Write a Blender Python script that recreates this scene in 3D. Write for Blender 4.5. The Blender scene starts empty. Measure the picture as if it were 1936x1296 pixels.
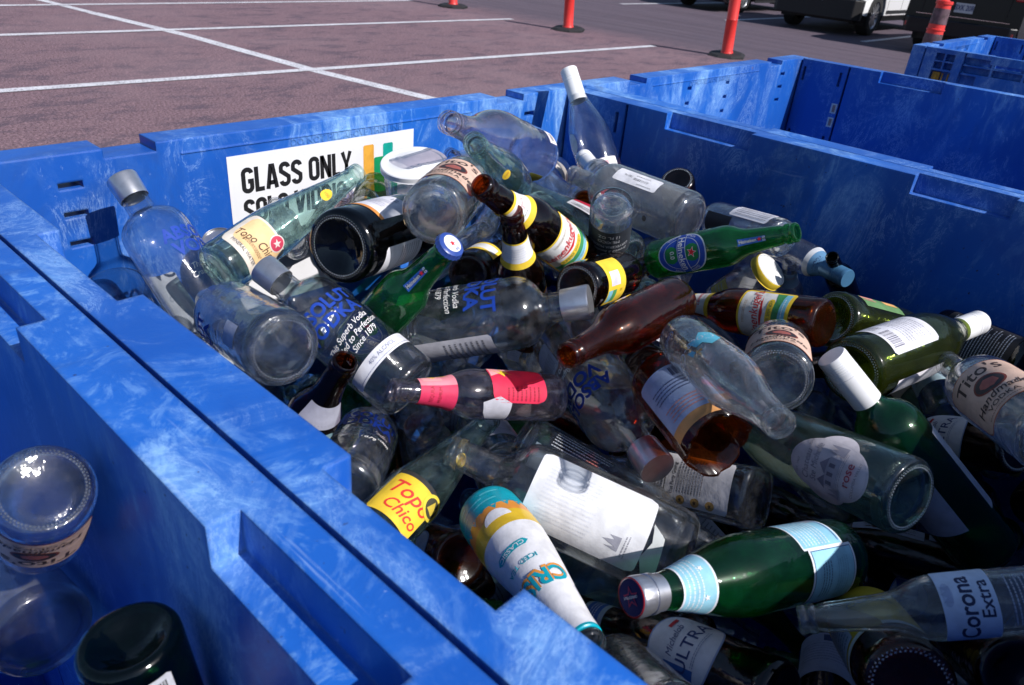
import bpy, bmesh, math, random
from mathutils import Vector, Matrix
from mathutils.geometry import tessellate_polygon
sc = bpy.context.scene
COL = sc.collection
R = math.radians
# ------------------------------------------------------------------ camera
def cam_axes(yaw, pitch, roll):
    cy, sy, cp, sp = math.cos(yaw), math.sin(yaw), math.cos(pitch), math.sin(pitch)
    f = Vector((-sy*cp, cy*cp, -sp)); r = Vector((cy, sy, 0)); u = r.cross(f)
    return (math.cos(roll)*r + math.sin(roll)*u, -math.sin(roll)*r + math.cos(roll)*u, f)
cr, cu, cf = cam_axes(-0.866150832, 0.506764647, 0.0936278730)
cd = bpy.data.cameras.new('camera'); cam = bpy.data.objects.new('camera', cd); COL.objects.link(cam)
M = Matrix((cr, cu, -cf)).transposed().to_4x4(); M.translation = Vector((-0.174576, -1.087671, 1.547630))
cam.matrix_world = M
cd.sensor_width = 36; cd.lens = 1416.743/1936*36; cd.clip_start = .02; cd.clip_end = 600
cd.dof.use_dof = True; cd.dof.focus_distance = 1.0; cd.dof.aperture_fstop = 14
sc.camera = cam
# ------------------------------------------------------------------ light
SUN_EL, SUN_ROT = R(42), R(172)
w = bpy.data.worlds.new('World'); sc.world = w; w.use_nodes = True
nt = w.node_tree; bg = nt.nodes['Background']
sky = nt.nodes.new('ShaderNodeTexSky'); sky.sky_type = 'NISHITA'; sky.sun_disc = False
sky.sun_elevation = SUN_EL; sky.sun_rotation = SUN_ROT; sky.air_density = 1.0; sky.dust_density = .6; sky.ozone_density = 3
nt.links.new(sky.outputs[0], bg.inputs[0]); bg.inputs[1].default_value = .095
ld = bpy.data.lights.new('sun', 'SUN'); ld.energy = 5.0; ld.angle = R(.5); ld.color = (1, .955, .93)
sun = bpy.data.objects.new('sun', ld); COL.objects.link(sun)
to_sun = Vector((math.sin(SUN_ROT)*math.cos(SUN_EL), math.cos(SUN_ROT)*math.cos(SUN_EL), math.sin(SUN_EL)))
sun.rotation_euler = to_sun.to_track_quat('Z', 'Y').to_euler()
sc.view_settings.view_transform = 'Standard'; sc.view_settings.look = 'None'
sc.view_settings.exposure = 0.17; sc.view_settings.gamma = 1
sc.render.engine = 'CYCLES'
cy = sc.cycles
cy.use_denoising = True
try: cy.denoiser = 'OPENIMAGEDENOISE'
except Exception: pass
cy.transparent_max_bounces = 56; cy.max_bounces = 14; cy.diffuse_bounces = 3; cy.glossy_bounces = 5; cy.transmission_bounces = 8
cy.sample_clamp_indirect = 6; cy.sample_clamp_direct = 0; cy.blur_glossy = .3
cy.caustics_refractive = False; cy.caustics_reflective = False
# ------------------------------------------------------------------ node helpers
def newmat(name):
    m = bpy.data.materials.new(name); m.use_nodes = True; t = m.node_tree; t.nodes.clear()
    o = t.nodes.new('ShaderNodeOutputMaterial'); return m, t, o
class N:
    def __init__(s, t): s.t = t
    def n(s, ty, **k):
        x = s.t.nodes.new('ShaderNode'+ty)
        for a, b in k.items(): setattr(x, a, b)
        return x
    def put(s, node, key, v):
        if hasattr(v, 'is_linked') or isinstance(v, bpy.types.NodeSocket): s.t.links.new(v, node.inputs[key])
        else: node.inputs[key].default_value = v
    def math(s, op, a, b=0., clamp=False):
        x = s.n('Math', operation=op); x.use_clamp = clamp; s.put(x, 0, a); s.put(x, 1, b); return x.outputs[0]
    def noise(s, vec, scale, detail=4, rough=.55, dist=0.):
        x = s.n('TexNoise'); s.put(x, 'Vector', vec); s.put(x, 'Scale', scale); s.put(x, 'Detail', detail); s.put(x, 'Roughness', rough); s.put(x, 'Distortion', dist); return x.outputs[0]
    def ramp(s, v, lo, hi):
        x = s.n('MapRange'); x.interpolation_type = 'SMOOTHSTEP'; s.put(x, 0, v); s.put(x, 1, lo); s.put(x, 2, hi); return x.outputs[0]
    def mix(s, f, a, b, mode='MIX'):
        x = s.n('MixRGB', blend_type=mode); s.put(x, 0, f); s.put(x, 1, a); s.put(x, 2, b); return x.outputs[0]
    def mixs(s, f, a, b):
        x = s.n('MixShader'); s.put(x, 0, f); s.t.links.new(a, x.inputs[1]); s.t.links.new(b, x.inputs[2]); return x.outputs[0]
    def coord(s, sc=(1, 1, 1), which='Object'):
        c = s.n('TexCoord'); m = s.n('Mapping'); s.t.links.new(c.outputs[which], m.inputs[0]); m.inputs['Scale'].default_value = sc; return m.outputs[0]
    def geo(s): return s.n('NewGeometry').outputs['Position']
def c4(c): return (c[0], c[1], c[2], 1) if len(c) == 3 else c
def simple(name, col, rough=.5, metal=0., spec=.5, var=0., vscale=40., coat=0., bump=0.):
    m, t, o = newmat(name); k = N(t); b = k.n('BsdfPrincipled')
    b.inputs['Roughness'].default_value = rough; b.inputs['Metallic'].default_value = metal
    b.inputs['Specular IOR Level'].default_value = spec; b.inputs['Coat Weight'].default_value = coat
    if var:
        v = k.noise(k.coord(), vscale, 5)
        col2 = tuple(max(0, c*(1-var)) for c in col[:3])
        t.links.new(k.mix(k.ramp(v, .35, .7), c4(col), c4(col2)), b.inputs['Base Color'])
        if bump:
            bp = k.n('Bump'); k.put(bp, 'Height', v); k.put(bp, 'Distance', bump); t.links.new(bp.outputs[0], b.inputs['Normal'])
    else: b.inputs['Base Color'].default_value = c4(col)
    t.links.new(b.outputs[0], o.inputs[0]); return m
# ------------------------------------------------------------------ glass
def glass(name, tint, film=.05, filmcol=(.75, .78, .8), edge=1.6, rough=.055, body=0., bodycol=None, thick=.08):
    m, t, o = newmat(name); k = N(t)
    lw = k.n('LayerWeight'); lw.inputs[0].default_value = .5; f = lw.outputs['Facing']
    f3 = k.math('POWER', f, 3)
    dark = tuple(max(0., c**(1+edge)*.97) for c in tint)
    tr = k.n('BsdfTransparent'); ec = k.mix(f3, c4(tint), c4(dark)); t.links.new(k.mix(k.math('MULTIPLY', k.ramp(f, .84, .98), .6), ec, c4(tuple(c*.45 for c in tint))), tr.inputs[0])
    pos = k.coord()
    n1 = k.math('ADD', k.noise(pos, 24, 3, .5), k.math('MULTIPLY', k.noise(pos, 110, 3, .6), .14))
    bp = k.n('Bump'); k.put(bp, 'Height', n1); k.put(bp, 'Distance', .004); k.put(bp, 'Strength', .55)
    rf = k.n('BsdfGlass'); rf.inputs['IOR'].default_value = 1.42; rf.inputs['Roughness'].default_value = 0.0; t.links.new(bp.outputs[0], rf.inputs['Normal'])
    rf.inputs[0].default_value = c4(tuple(min(1, c*1.02) for c in tint))
    eg = k.math('ADD', k.math('MULTIPLY', k.ramp(f, .35, .9), .8-thick), thick)
    base = k.mixs(eg, tr.outputs[0], rf.outputs[0])
    # dust and dried residue; the film and body colour also imitate light scattered inside
    n2 = k.noise(pos, 60, 6, .65); n3 = k.noise(pos, 9, 4, .6, .6)
    sp = k.ramp(k.noise(pos, 420, 2, .5), .66, .72)
    msk = k.math('MULTIPLY', k.ramp(n2, .35, .75), k.math('ADD', k.math('MULTIPLY', k.ramp(n3, .35, .7), .5), .5))
    fl = k.math('ADD', k.math('MULTIPLY', msk, film*1.6), k.math('MULTIPLY', sp, film*.8))
    fl = k.math('ADD', fl, body, True)
    df = k.n('BsdfDiffuse'); tl = k.n('BsdfTranslucent')
    fc = c4(bodycol or filmcol); df.inputs[0].default_value = fc; tl.inputs[0].default_value = fc
    film_s = k.mixs(.5, df.outputs[0], tl.outputs[0])
    base = k.mixs(fl, base, film_s)
    gl = k.n('BsdfGlossy'); gl.inputs['Roughness'].default_value = rough; t.links.new(bp.outputs[0], gl.inputs['Normal'])
    fr = k.math('ADD', k.math('MULTIPLY', k.math('POWER', f, 4.5), .85), .05, True)
    g2 = k.n('BsdfGlossy'); g2.inputs['Roughness'].default_value = .26; base = k.mixs(.006, base, g2.outputs[0])
    t.links.new(k.mixs(fr, base, gl.outputs[0]), o.inputs[0]); return m
G = {
 'clear':  glass('clear_glass', (.965, .975, .98), .045, (.82, .85, .88)),
 'clean':  glass('clean_clear_glass', (.98, .985, .988), .010),
 'dusty':  glass('dusty_clear_glass', (.95, .96, .965), .10, (.62, .64, .68)),
 'frost':  glass('frosted_clear_glass', (.92, .93, .93), .16, (.6, .61, .62), body=.13, rough=.1),
 'aqua':   glass('pale_green_glass', (.86, .955, .93), .045, (.55, .72, .68), edge=2.6),
 'green':  glass('green_glass', (.30, .76, .40), .07, (.10, .40, .20), edge=1.2, body=.13, bodycol=(.03, .30, .12)),
 'bottle': glass('dark_green_glass', (.24, .66, .34), .06, (.1, .3, .2), body=.06, bodycol=(.02, .22, .10)),
 'olive':  glass('olive_glass', (.52, .60, .22), .06, (.3, .32, .16), body=.05, bodycol=(.16, .18, .04)),
 'amber':  glass('amber_glass', (.74, .33, .09), .035, (.22, .13, .12), body=.022, bodycol=(.30, .09, .02)),
 'brown':  glass('dark_brown_glass', (.42, .16, .06), .035, (.16, .12, .13), body=.012, bodycol=(.08, .03, .02)),
 'deepgreen': glass('shade_darkened_green_glass', (.08, .24, .13), .03, (.1, .2, .15), body=.012, bodycol=(.01, .08, .04)),  # green glass darkened to put the left bin's shade into its colour
 'black':  glass('blackish_wine_glass', (.05, .06, .06), .05, (.12, .13, .17), body=.02, bodycol=(.02, .02, .03)),
 'pinkish': glass('rose_tinted_glass', (.96, .92, .945), .05, (.66, .56, .62)),
}
THICK = {k_: glass(k_+'_thick_base_glass', tt, .03, thick=.72, edge=.8) for k_, tt in {'clear': (.985, .99, .992), 'clean': (.99, .99, .992), 'dusty': (.97, .975, .98), 'frost': (.9, .9, .92), 'aqua': (.80, .93, .89), 'pinkish': (.93, .9, .93)}.items()}
_m, _t, _o = newmat('glass_bead'); _k = N(_t)
_g = _k.n('BsdfGlossy'); _g.inputs['Roughness'].default_value = .06; _tr = _k.n('BsdfTransparent')
_d = _k.n('BsdfDiffuse'); _d.inputs[0].default_value = (.7, .74, .76, 1)
_t.links.new(_k.mixs(.5, _k.mixs(.28, _tr.outputs[0], _d.outputs[0]), _g.outputs[0]), _o.inputs[0]); BEAD = _m
MC = {}
def paper(col, rough=.62, metal=0.):
    key = (tuple(round(c, 3) for c in col), rough, metal)
    if key not in MC: MC[key] = simple('label_print_%03d' % len(MC), col, rough, metal, .35, var=.20, vscale=55., bump=.0007)
    return MC[key]
WHITE = (.80, .80, .80); BLACK = (.012, .012, .014); RED = (.62, .02, .03); YEL = (.80, .55, .04); VBLUE = (.008, .05, .36)
CAPD = [simple('dark_blue_cap_print', (.012, .016, .085), .5, 0, .04), simple('red_cap_print', (.40, .04, .09), .5, 0, .04)]
SILVER = simple('brushed_silver_metal', (.66, .67, .70), .32, .88, var=.15, vscale=90)
WCAP = simple('white_screw_cap', (.78, .79, .80), .35, 0, .5, var=.06)
BCAP = simple('blue_screw_cap', (.07, .20, .36), .35, .3, .5, var=.1)
# ------------------------------------------------------------------ mesh helper
class MB:
    def __init__(s): s.v = []; s.f = []; s.mi = []; s.mats = []; s.sm = []
    def mat(s, m):
        if m not in s.mats: s.mats.append(m)
        return s.mats.index(m)
    def face(s, pts, m, smooth=False):
        i = len(s.v); s.v += [tuple(p) for p in pts]; s.f.append(tuple(range(i, i+len(pts)))); s.mi.append(s.mat(m)); s.sm.append(smooth)
    def add(s, vs, fs, m, smooth=False):
        i = len(s.v); s.v += [tuple(p) for p in vs]; k = s.mat(m)
        for f in fs: s.f.append(tuple(i+j for j in f)); s.mi.append(k); s.sm.append(smooth)
    def box(s, a, b, m):
        x0, y0, z0 = a; x1, y1, z1 = b
        s.add([(x0,y0,z0),(x1,y0,z0),(x1,y1,z0),(x0,y1,z0),(x0,y0,z1),(x1,y0,z1),(x1,y1,z1),(x0,y1,z1)],
              [(0,3,2,1),(4,5,6,7),(0,1,5,4),(1,2,6,5),(2,3,7,6),(3,0,4,7)], m)
    def lathe(s, prof, m, seg=44, close_bottom=False, close_top=False, shape=None, flip=False, sharp=38):
        runs = [[prof[0]]]
        for j in range(1, len(prof)):
            runs[-1].append(prof[j])
            if j < len(prof)-1:
                (a, b), (c, d), (e, f) = prof[j-1], prof[j], prof[j+1]
                t = abs(math.degrees(math.atan2(d-b, c-a)-math.atan2(f-d, e-c))); t = min(t, 360-t)
                if t > sharp: runs.append([prof[j]])
        n0 = len(s.v)
        for run in runs:
            vs = []; fs = []
            for z, r in run:
                for i in range(seg):
                    a = 2*math.pi*i/seg; q = shape(a, r, z) if shape else r
                    vs.append((q*math.cos(a), q*math.sin(a), z))
            for j in range(len(run)-1):
                for i in range(seg):
                    k = (i+1) % seg; f = (j*seg+i, j*seg+k, (j+1)*seg+k, (j+1)*seg+i)
                    fs.append(f[::-1] if flip else f)
            s.add(vs, fs, m, True)
        if close_bottom: s.f.append(tuple(n0+i for i in range(seg))[::-1]); s.mi.append(s.mat(m)); s.sm.append(False)
        if close_top: k = len(s.v); s.f.append(tuple(k-seg+i for i in range(seg))); s.mi.append(s.mat(m)); s.sm.append(False)
    def build(s, name, parent=None, merge=0, bevel=0):
        me = bpy.data.meshes.new(name); me.from_pydata(s.v, [], s.f)
        for m in s.mats: me.materials.append(m)
        me.polygons.foreach_set('material_index', s.mi); me.polygons.foreach_set('use_smooth', s.sm); me.update()
        if merge:
            b = bmesh.new(); b.from_mesh(me); bmesh.ops.remove_doubles(b, verts=b.verts, dist=merge); bmesh.ops.recalc_face_normals(b, faces=b.faces); b.to_mesh(me); b.free()
        o = bpy.data.objects.new(name, me); COL.objects.link(o)
        if parent: o.parent = parent
        return o
def empty(name, label=None, cat=None, group=None, kind=None, mw=None):
    o = bpy.data.objects.new(name, None); COL.objects.link(o); o.empty_display_size = .05
    return tag(o, label, cat, group, kind, mw)
def tag(o, label=None, cat=None, group=None, kind=None, mw=None):
    if label: o['label'] = label
    if cat: o['category'] = cat
    if group: o['group'] = group
    if kind: o['kind'] = kind
    if mw is not None: o.matrix_world = mw
    return o
# ------------------------------------------------------------------ text outlines as flat triangles
_T = {}
def text_geo(s, bold=0., shear=0.):
    key = (s, bold, shear)
    if key in _T: return _T[key]
    cu_ = bpy.data.curves.new('t', 'FONT'); cu_.body = s; cu_.size = 1; cu_.offset = bold; cu_.shear = shear; cu_.align_x = 'CENTER'; cu_.align_y = 'CENTER'; cu_.resolution_u = 3
    o = bpy.data.objects.new('t', cu_); COL.objects.link(o)
    dg = bpy.context.evaluated_depsgraph_get(); e = o.evaluated_get(dg); me = e.to_mesh()
    vs = [(v.co.x, v.co.y) for v in me.vertices]; fs = [tuple(p.vertices) for p in me.polygons]
    e.to_mesh_clear(); bpy.data.objects.remove(o); bpy.data.curves.remove(cu_)
    _T[key] = (vs, fs); return _T[key]
def rrect(w, h, r=0., n=4):
    r = min(r, w/2, h/2)
    if r <= 0: return [(-w/2,-h/2),(w/2,-h/2),(w/2,h/2),(-w/2,h/2)]
    P = []
    for cx, cy_, a0 in ((w/2-r, -h/2+r, -90), (w/2-r, h/2-r, 0), (-w/2+r, h/2-r, 90), (-w/2+r, -h/2+r, 180)):
        for i in range(n+1):
            a = R(a0+90*i/n); P.append((cx+r*math.cos(a), cy_+r*math.sin(a)))
    return P
def gridfill(inside_w, inside_h, test, step):
    nx = max(1, math.ceil(inside_w/step)); ny = max(1, math.ceil(inside_h/step)); return nx, ny
def shape_geo(kind, w, h, step=.0035, r=0.):
    # strips across the width so the patch can bend round the glass
    n = max(2, math.ceil(w/step)); ny = max(1, math.ceil(h/.010)); vs = []; fs = []
    if kind == 'oval': n = max(n, 16)
    for i in range(n+1):
        t = i/n; 
        if kind == 'oval': t = .5-.5*math.cos(math.pi*t)
        x = -w/2+w*t
        if kind == 'oval': hh = h*math.sqrt(max(0, .25-(t-.5)**2))
        elif r > 0:
            d = max(0, abs(x)-(w/2-r)); hh = h/2-r+math.sqrt(max(0, r*r-d*d))
        else: hh = h/2
        for j in range(ny+1): vs.append((x, -hh+2*hh*j/ny))
    for i in range(n):
        for j in range(ny): a = i*(ny+1)+j; fs.append((a, a+ny+1, a+ny+2, a+1))
    return vs, fs
def poly_geo(pts):
    tr = tessellate_polygon([[Vector((x, y, 0)) for x, y in pts]])
    return list(pts), [tuple(t) for t in tr]
def star_pts(r, n=5, q=.42, rot=0):
    return [((r if i % 2 == 0 else r*q)*math.sin(math.pi*i/n+rot), (r if i % 2 == 0 else r*q)*math.cos(math.pi*i/n+rot)) for i in range(2*n)]
def split_long(vs, fs, mx):
    out = []; st = []
    for f in fs:
        for i in range(1, len(f)-1): st.append((vs[f[0]], vs[f[i]], vs[f[i+1]]))
    while st:
        a, b, c = st.pop(); L_ = [math.hypot(a[0]-b[0], a[1]-b[1]), math.hypot(b[0]-c[0], b[1]-c[1]), math.hypot(c[0]-a[0], c[1]-a[1])]; m_ = max(L_)
        if m_ <= mx: out.append((a, b, c)); continue
        i = L_.index(m_)
        if i == 1: a, b, c = b, c, a
        elif i == 2: a, b, c = c, a, b
        m = ((a[0]+b[0])/2, (a[1]+b[1])/2); st.append((a, m, c)); st.append((m, b, c))
    return [p for t in out for p in t], [(3*i, 3*i+1, 3*i+2) for i in range(len(out))]
def ops_geo(ops):
    """yields (verts2d, faces, colour, layer) for every element of a label"""
    rnd = random.Random(len(ops)*7+3)
    for li, op in enumerate(ops):
        k = op[0]
        if k == 'rect': _, x, y, w_, h_, c = op[:6]; vs, fs = shape_geo('rect', w_, h_, r=op[6] if len(op) > 6 else 0)
        elif k == 'oval': _, x, y, w_, h_, c = op[:6]; vs, fs = shape_geo('oval', w_, h_)
        elif k == 'star': _, x, y, w_, c = op[:5]; vs, fs = poly_geo(star_pts(w_))
        elif k == 'poly': _, pts, c = op[:3]; x = y = 0; vs, fs = poly_geo(pts)
        elif k == 'text':
            _, s, x, y, size, c = op[:6]; rot = R(op[6]) if len(op) > 6 else 0; sx = op[7] if len(op) > 7 else 1; bold = op[8] if len(op) > 8 else 0; sh = op[9] if len(op) > 9 else 0
            vs, fs = text_geo(s, bold, sh); cr_, sr_ = math.cos(rot), math.sin(rot)
            vs = [((a*size*sx)*cr_-b*size*sr_, (a*size*sx)*sr_+b*size*cr_) for a, b in vs]
        elif k == 'lines':
            _, x, y, w_, h_, n, c = op[:7]; vs = []; fs = []
            vert = len(op) > 7 and op[7]
            for i in range(n):
                q = -(h_ if not vert else w_)/2+(i+.5)*((h_ if not vert else w_)/n); t = ((h_ if not vert else w_)/n)*.34; p = -(w_ if not vert else h_)/2; end = -p*(rnd.uniform(.45, 1) if i % 4 == 3 else rnd.uniform(.86, 1))
                while p < end:
                    l = rnd.uniform(.0009, .0034); e2 = min(p+l, end); b = len(vs)
                    R4 = [(p, q-t/2), (e2, q-t/2), (e2, q+t/2), (p, q+t/2)]
                    vs += R4 if not vert else [(bb, -aa) for aa, bb in R4]
                    fs.append((b, b+1, b+2, b+3)); p = e2+rnd.uniform(.0005, .0009)
        elif k == 'bars':
            _, x, y, w_, h_, c = op[:6]; vs = []; fs = []; p = -w_/2
            while p < w_/2:
                l = rnd.choice((.0003, .0003, .0006, .0009))*w_/.016; b = len(vs); vs += [(p, -h_/2), (p+l, -h_/2), (p+l, h_/2), (p, h_/2)]; fs.append((b, b+1, b+2, b+3)); p += l+rnd.choice((.0003, .0005, .0007))*w_/.016
        vs = [(x+a, y+b) for a, b in vs]
        if k in ('poly', 'star') or (k == 'text' and op[4] > .009): vs, fs = split_long(vs, fs, .004)
        yield vs, fs, c, li
# ------------------------------------------------------------------ bottle profiles (height, radius), base to mouth
# outer profile of each bottle kind, (height, radius) in metres from base to mouth
def _sm(pts): return pts
LIP = lambda z, r: [(z-.0165, r-.0012), (z-.0155, r+.0012), (z-.010, r+.0012), (z-.009, r-.0002), (z-.0065, r), (z-.0055, r+.0008), (z-.0012, r+.0006), (z, r-.0008)]
KINDS = {
 'beer':   [(.0,.0255),(.0015,.0285),(.006,.0303),(.012,.0306),(.122,.0306),(.130,.0300),(.140,.0275),(.150,.0235),(.160,.0195),(.170,.0172),(.185,.0155),(.205,.0137)]+LIP(.230,.0132),
 'heine':  [(.0,.0255),(.0015,.0285),(.006,.0303),(.012,.0306),(.127,.0306),(.135,.0296),(.144,.0262),(.152,.0222),(.160,.0196),(.172,.0178),(.190,.0160),(.212,.0138)]+LIP(.236,.0132),
 'corona': [(.0,.0255),(.0015,.0285),(.006,.0300),(.012,.0303),(.118,.0303),(.128,.0297),(.140,.0262),(.150,.0215),(.160,.0182),(.175,.0168),(.200,.0150),(.222,.0135)]+LIP(.245,.0130),
 'topo':   [(.0,.0265),(.0015,.0300),(.006,.0320),(.012,.0325),(.085,.0325),(.095,.0322),(.115,.0300),(.140,.0262),(.165,.0224),(.190,.0186),(.215,.0152),(.235,.0136)]+LIP(.258,.0132),
 'coke':   [(.0,.0245),(.0015,.0280),(.006,.0300),(.030,.0302),(.060,.0292),(.090,.0300),(.115,.0308),(.135,.0300),(.155,.0265),(.175,.0215),(.195,.0172),(.215,.0143)]+LIP(.236,.0135),
 'vodka':  [(.0,.034),(.0015,.0385),(.007,.0412),(.014,.0415),(.150,.0415),(.159,.0408),(.168,.0380),(.175,.0330),(.180,.0265),(.1835,.0205),(.1865,.0172),(.192,.0162),(.212,.0160),(.234,.0160),(.237,.0150)],
 'bord':   [(.0,.031),(.0015,.0352),(.006,.0370),(.014,.0375),(.188,.0375),(.198,.0362),(.208,.0320),(.216,.0255),(.223,.0195),(.230,.0163),(.240,.0148),(.275,.0140)]+LIP(.300,.0135),
 'burg':   [(.0,.034),(.0015,.0385),(.006,.0405),(.014,.0410),(.145,.0410),(.160,.0402),(.178,.0370),(.195,.0318),(.210,.0262),(.225,.0212),(.240,.0175),(.258,.0155),(.280,.0145)]+LIP(.300,.0138),
 'champ':  [(.0,.036),(.0015,.0410),(.007,.0435),(.016,.0440),(.140,.0440),(.160,.0428),(.182,.0385),(.202,.0325),(.222,.0262),(.245,.0205),(.270,.0165),(.290,.0150)]+LIP(.310,.0145),
 'pelle':  [(.0,.030),(.0015,.0350),(.007,.0380),(.016,.0388),(.135,.0388),(.155,.0378),(.175,.0345),(.195,.0295),(.215,.0240),(.235,.0190),(.252,.0160),(.268,.0145)]+LIP(.286,.0140),
 'titos':  [(.0,.035),(.0015,.0395),(.007,.0420),(.014,.0425),(.150,.0425),(.165,.0415),(.178,.0375),(.188,.0310),(.196,.0240),(.203,.0190),(.212,.0168),(.240,.0160)]+LIP(.262,.0158),
 'tea':    [(.0,.031),(.002,.0345),(.008,.0362),(.020,.0366),(.062,.0366),(.085,.0355),(.110,.0326),(.135,.0290),(.160,.0252),(.185,.0215),(.208,.0180),(.226,.0160)]+LIP(.245,.0150),
 'gin':    [(.0,.040),(.002,.0445),(.008,.0470),(.016,.0475),(.165,.0475),(.178,.0462),(.188,.0420),(.196,.0350),(.203,.0265),(.210,.0200),(.220,.0175),(.245,.0170)]+LIP(.268,.0165),
 'slim':   [(.0,.024),(.0015,.0270),(.006,.0288),(.012,.0292),(.150,.0292),(.162,.0275),(.172,.0232),(.180,.0185),(.190,.0155),(.215,.0140)]+LIP(.240,.0135),
 'square': [(.0,.034),(.0015,.0380),(.006,.0402),(.012,.0405),(.165,.0405),(.176,.0390),(.186,.0335),(.194,.0260),(.200,.0195),(.210,.0165),(.225,.0160)]+LIP(.245,.0155),
 'bomber': [(.0,.031),(.0015,.0355),(.006,.0375),(.014,.0380),(.05,.0380),(.09,.0380),(.130,.0380)],
 'jar':    [(.0,.031),(.0015,.0350),(.006,.0372),(.012,.0378),(.070,.0378),(.082,.0365),(.092,.0325),(.098,.0300),(.104,.0300),(.106,.0312),(.118,.0312),(.120,.030)],
 'candle': [(.0,.040),(.0015,.0450),(.006,.0472),(.012,.0480),(.085,.0490),(.098,.0492),(.100,.048)],
 'can':    [(.0,.024),(.003,.0262),(.010,.0320),(.014,.0330),(.105,.0330),(.112,.0310),(.117,.0272),(.119,.0266),(.1225,.0272),(.123,.0262)],
}

def prof_r(kind, z):
    p = KINDS[kind]
    if z <= p[0][0]: return p[0][1]
    for (a, ra), (b, rb) in zip(p, p[1:]):
        if z <= b: return ra+(rb-ra)*(z-a)/max(1e-9, b-a)
    return p[-1][1]
def smooth_prof(p):
    out = [p[0]]
    for i in range(1, len(p)):
        (z0, r0), (z1, r1) = p[i-1], p[i]
        if z1-z0 > .006 and abs(r1-r0) > .001:
            pm = p[i-2] if i > 1 else p[i-1]; pn = p[i+1] if i+1 < len(p) else p[i]
            for t in (1/3, 2/3):
                h = z1-z0
                m0 = (r1-pm[1])/max(1e-6, z1-pm[0])*h; m1 = (pn[1]-r0)/max(1e-6, pn[0]-z0)*h
                lim = 1.6*abs(r1-r0); m0 = max(-lim, min(lim, m0)); m1 = max(-lim, min(lim, m1))
                r = (2*t**3-3*t*t+1)*r0+(t**3-2*t*t+t)*m0+(-2*t**3+3*t*t)*r1+(t**3-t*t)*m1
                out.append((z0+h*t, r))
        out.append((z1, r1))
    return out
def sq_shape(a, r, z):
    n = 5.; k = (abs(math.cos(a))**n+abs(math.sin(a))**n)**(-1/n); f = min(1, max(0, (r-.018)/.018)); return r*(1+(k-1)*.8*f)
def coke_shape(a, r, z):
    return r*(1-.022*abs(math.sin(a*8))*(1 if (.02 < z < .075 or .12 < z < .17) else 0))
def rib_shape(a, r, z): return r*(1-.045*abs(math.sin(a*9)))
SHAPES = {'square': sq_shape, 'coke': coke_shape}
_GM = {}
def glass_mesh(kind, gm, beads=False, rib=False, broken=False):
    key = (kind, gm, beads, rib, broken)
    if key in _GM: return _GM[key]
    p = smooth_prof(KINDS[kind]); mb = MB(); m = G[gm]; shp = rib_shape if rib else SHAPES.get(kind); seg = 56 if rib else 44
    rb = p[0][1]; punt = .014 if kind in ('bord', 'burg', 'champ') else .0045
    outer = [(punt, .0008), (punt*.93, rb*.3), (punt*.55, rb*.62), (punt*.12, rb*.88)]+p
    tk = THICK.get(gm, m); nb = len(outer)-len(p)+4
    mb.lathe(outer[:nb], tk, seg, shape=shp, close_bottom=True, sharp=60); mb.lathe(outer[nb-1:], m, seg, shape=shp, sharp=60)
    if kind == 'can':
        return _GM.setdefault(key, mb)
    th = .0028; inner = [(punt+.005, .0008), (punt*.9+.005, rb*.3), (punt*.5+.005, rb*.6), (.007, rb*.86), (.010, rb-.0005)]
    inner += [(z, max(r-th, .006)) for z, r in p if z > .0125]
    if not broken: inner[-1] = (p[-1][0]-.0006, p[-1][1]-th+.0008)
    mb.lathe(inner[:5], tk, seg, shape=shp, flip=True, sharp=75); mb.lathe(inner[4:], m, seg, shape=shp, flip=True, sharp=75)
    zt = p[-1][0]
    if not broken: mb.lathe([(zt, p[-1][1]), (zt+.0003, p[-1][1]-.0010), (zt-.0006, p[-1][1]-th+.0008)], m, seg, shape=shp)
    else:
        # jagged edge: push the last rings along the axis
        rnd = random.Random(4); jag = [rnd.uniform(-.003, .003)+.0045*math.sin(i*.43) for i in range(seg)]
        vs = mb.v
        tops = [i for i, v in enumerate(vs) if abs(v[2]-zt) < 1e-6]
        for i in tops: a = i % seg; vs[i] = (vs[i][0], vs[i][1], vs[i][2]+jag[a])
        a0 = [i for i in tops][:seg]; a1 = [i for i in tops][seg:]
        if len(a1) == seg:
            k = mb.mat(m)
            for i in range(seg): j = (i+1) % seg; mb.f.append((a0[i], a0[j], a1[j], a1[i])); mb.mi.append(k); mb.sm.append(False)
    if beads:
        n = int(2*math.pi*rb/.0034)
        for ring in range(2):
            rr = rb*(1.0 if ring == 0 else .93); zz = .0002 if ring else .0006
            for i in range(n):
                a = 2*math.pi*(i+.5*ring)/n; c = (rr*math.cos(a), rr*math.sin(a), zz); q = .00125
                vs = [(c[0]+q*x, c[1]+q*y, c[2]+q*z) for x, y, z in ((1,0,0),(-1,0,0),(0,1,0),(0,-1,0),(0,0,1),(0,0,-1))]
                mb.add(vs, [(0,2,4),(2,1,4),(1,3,4),(3,0,4),(2,0,5),(1,2,5),(3,1,5),(0,3,5)], BEAD, False)
    _GM[key] = mb; return mb
_MESH = {}
def glass_obj(name, kind, gm, parent, **k):
    key = (kind, gm)+tuple(sorted(k.items()))
    if key in _MESH:
        o = bpy.data.objects.new(name, _MESH[key]); COL.objects.link(o); o.parent = parent; return o
    o = glass_mesh(kind, gm, **k).build(name, parent); _MESH[key] = o.data; return o
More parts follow.
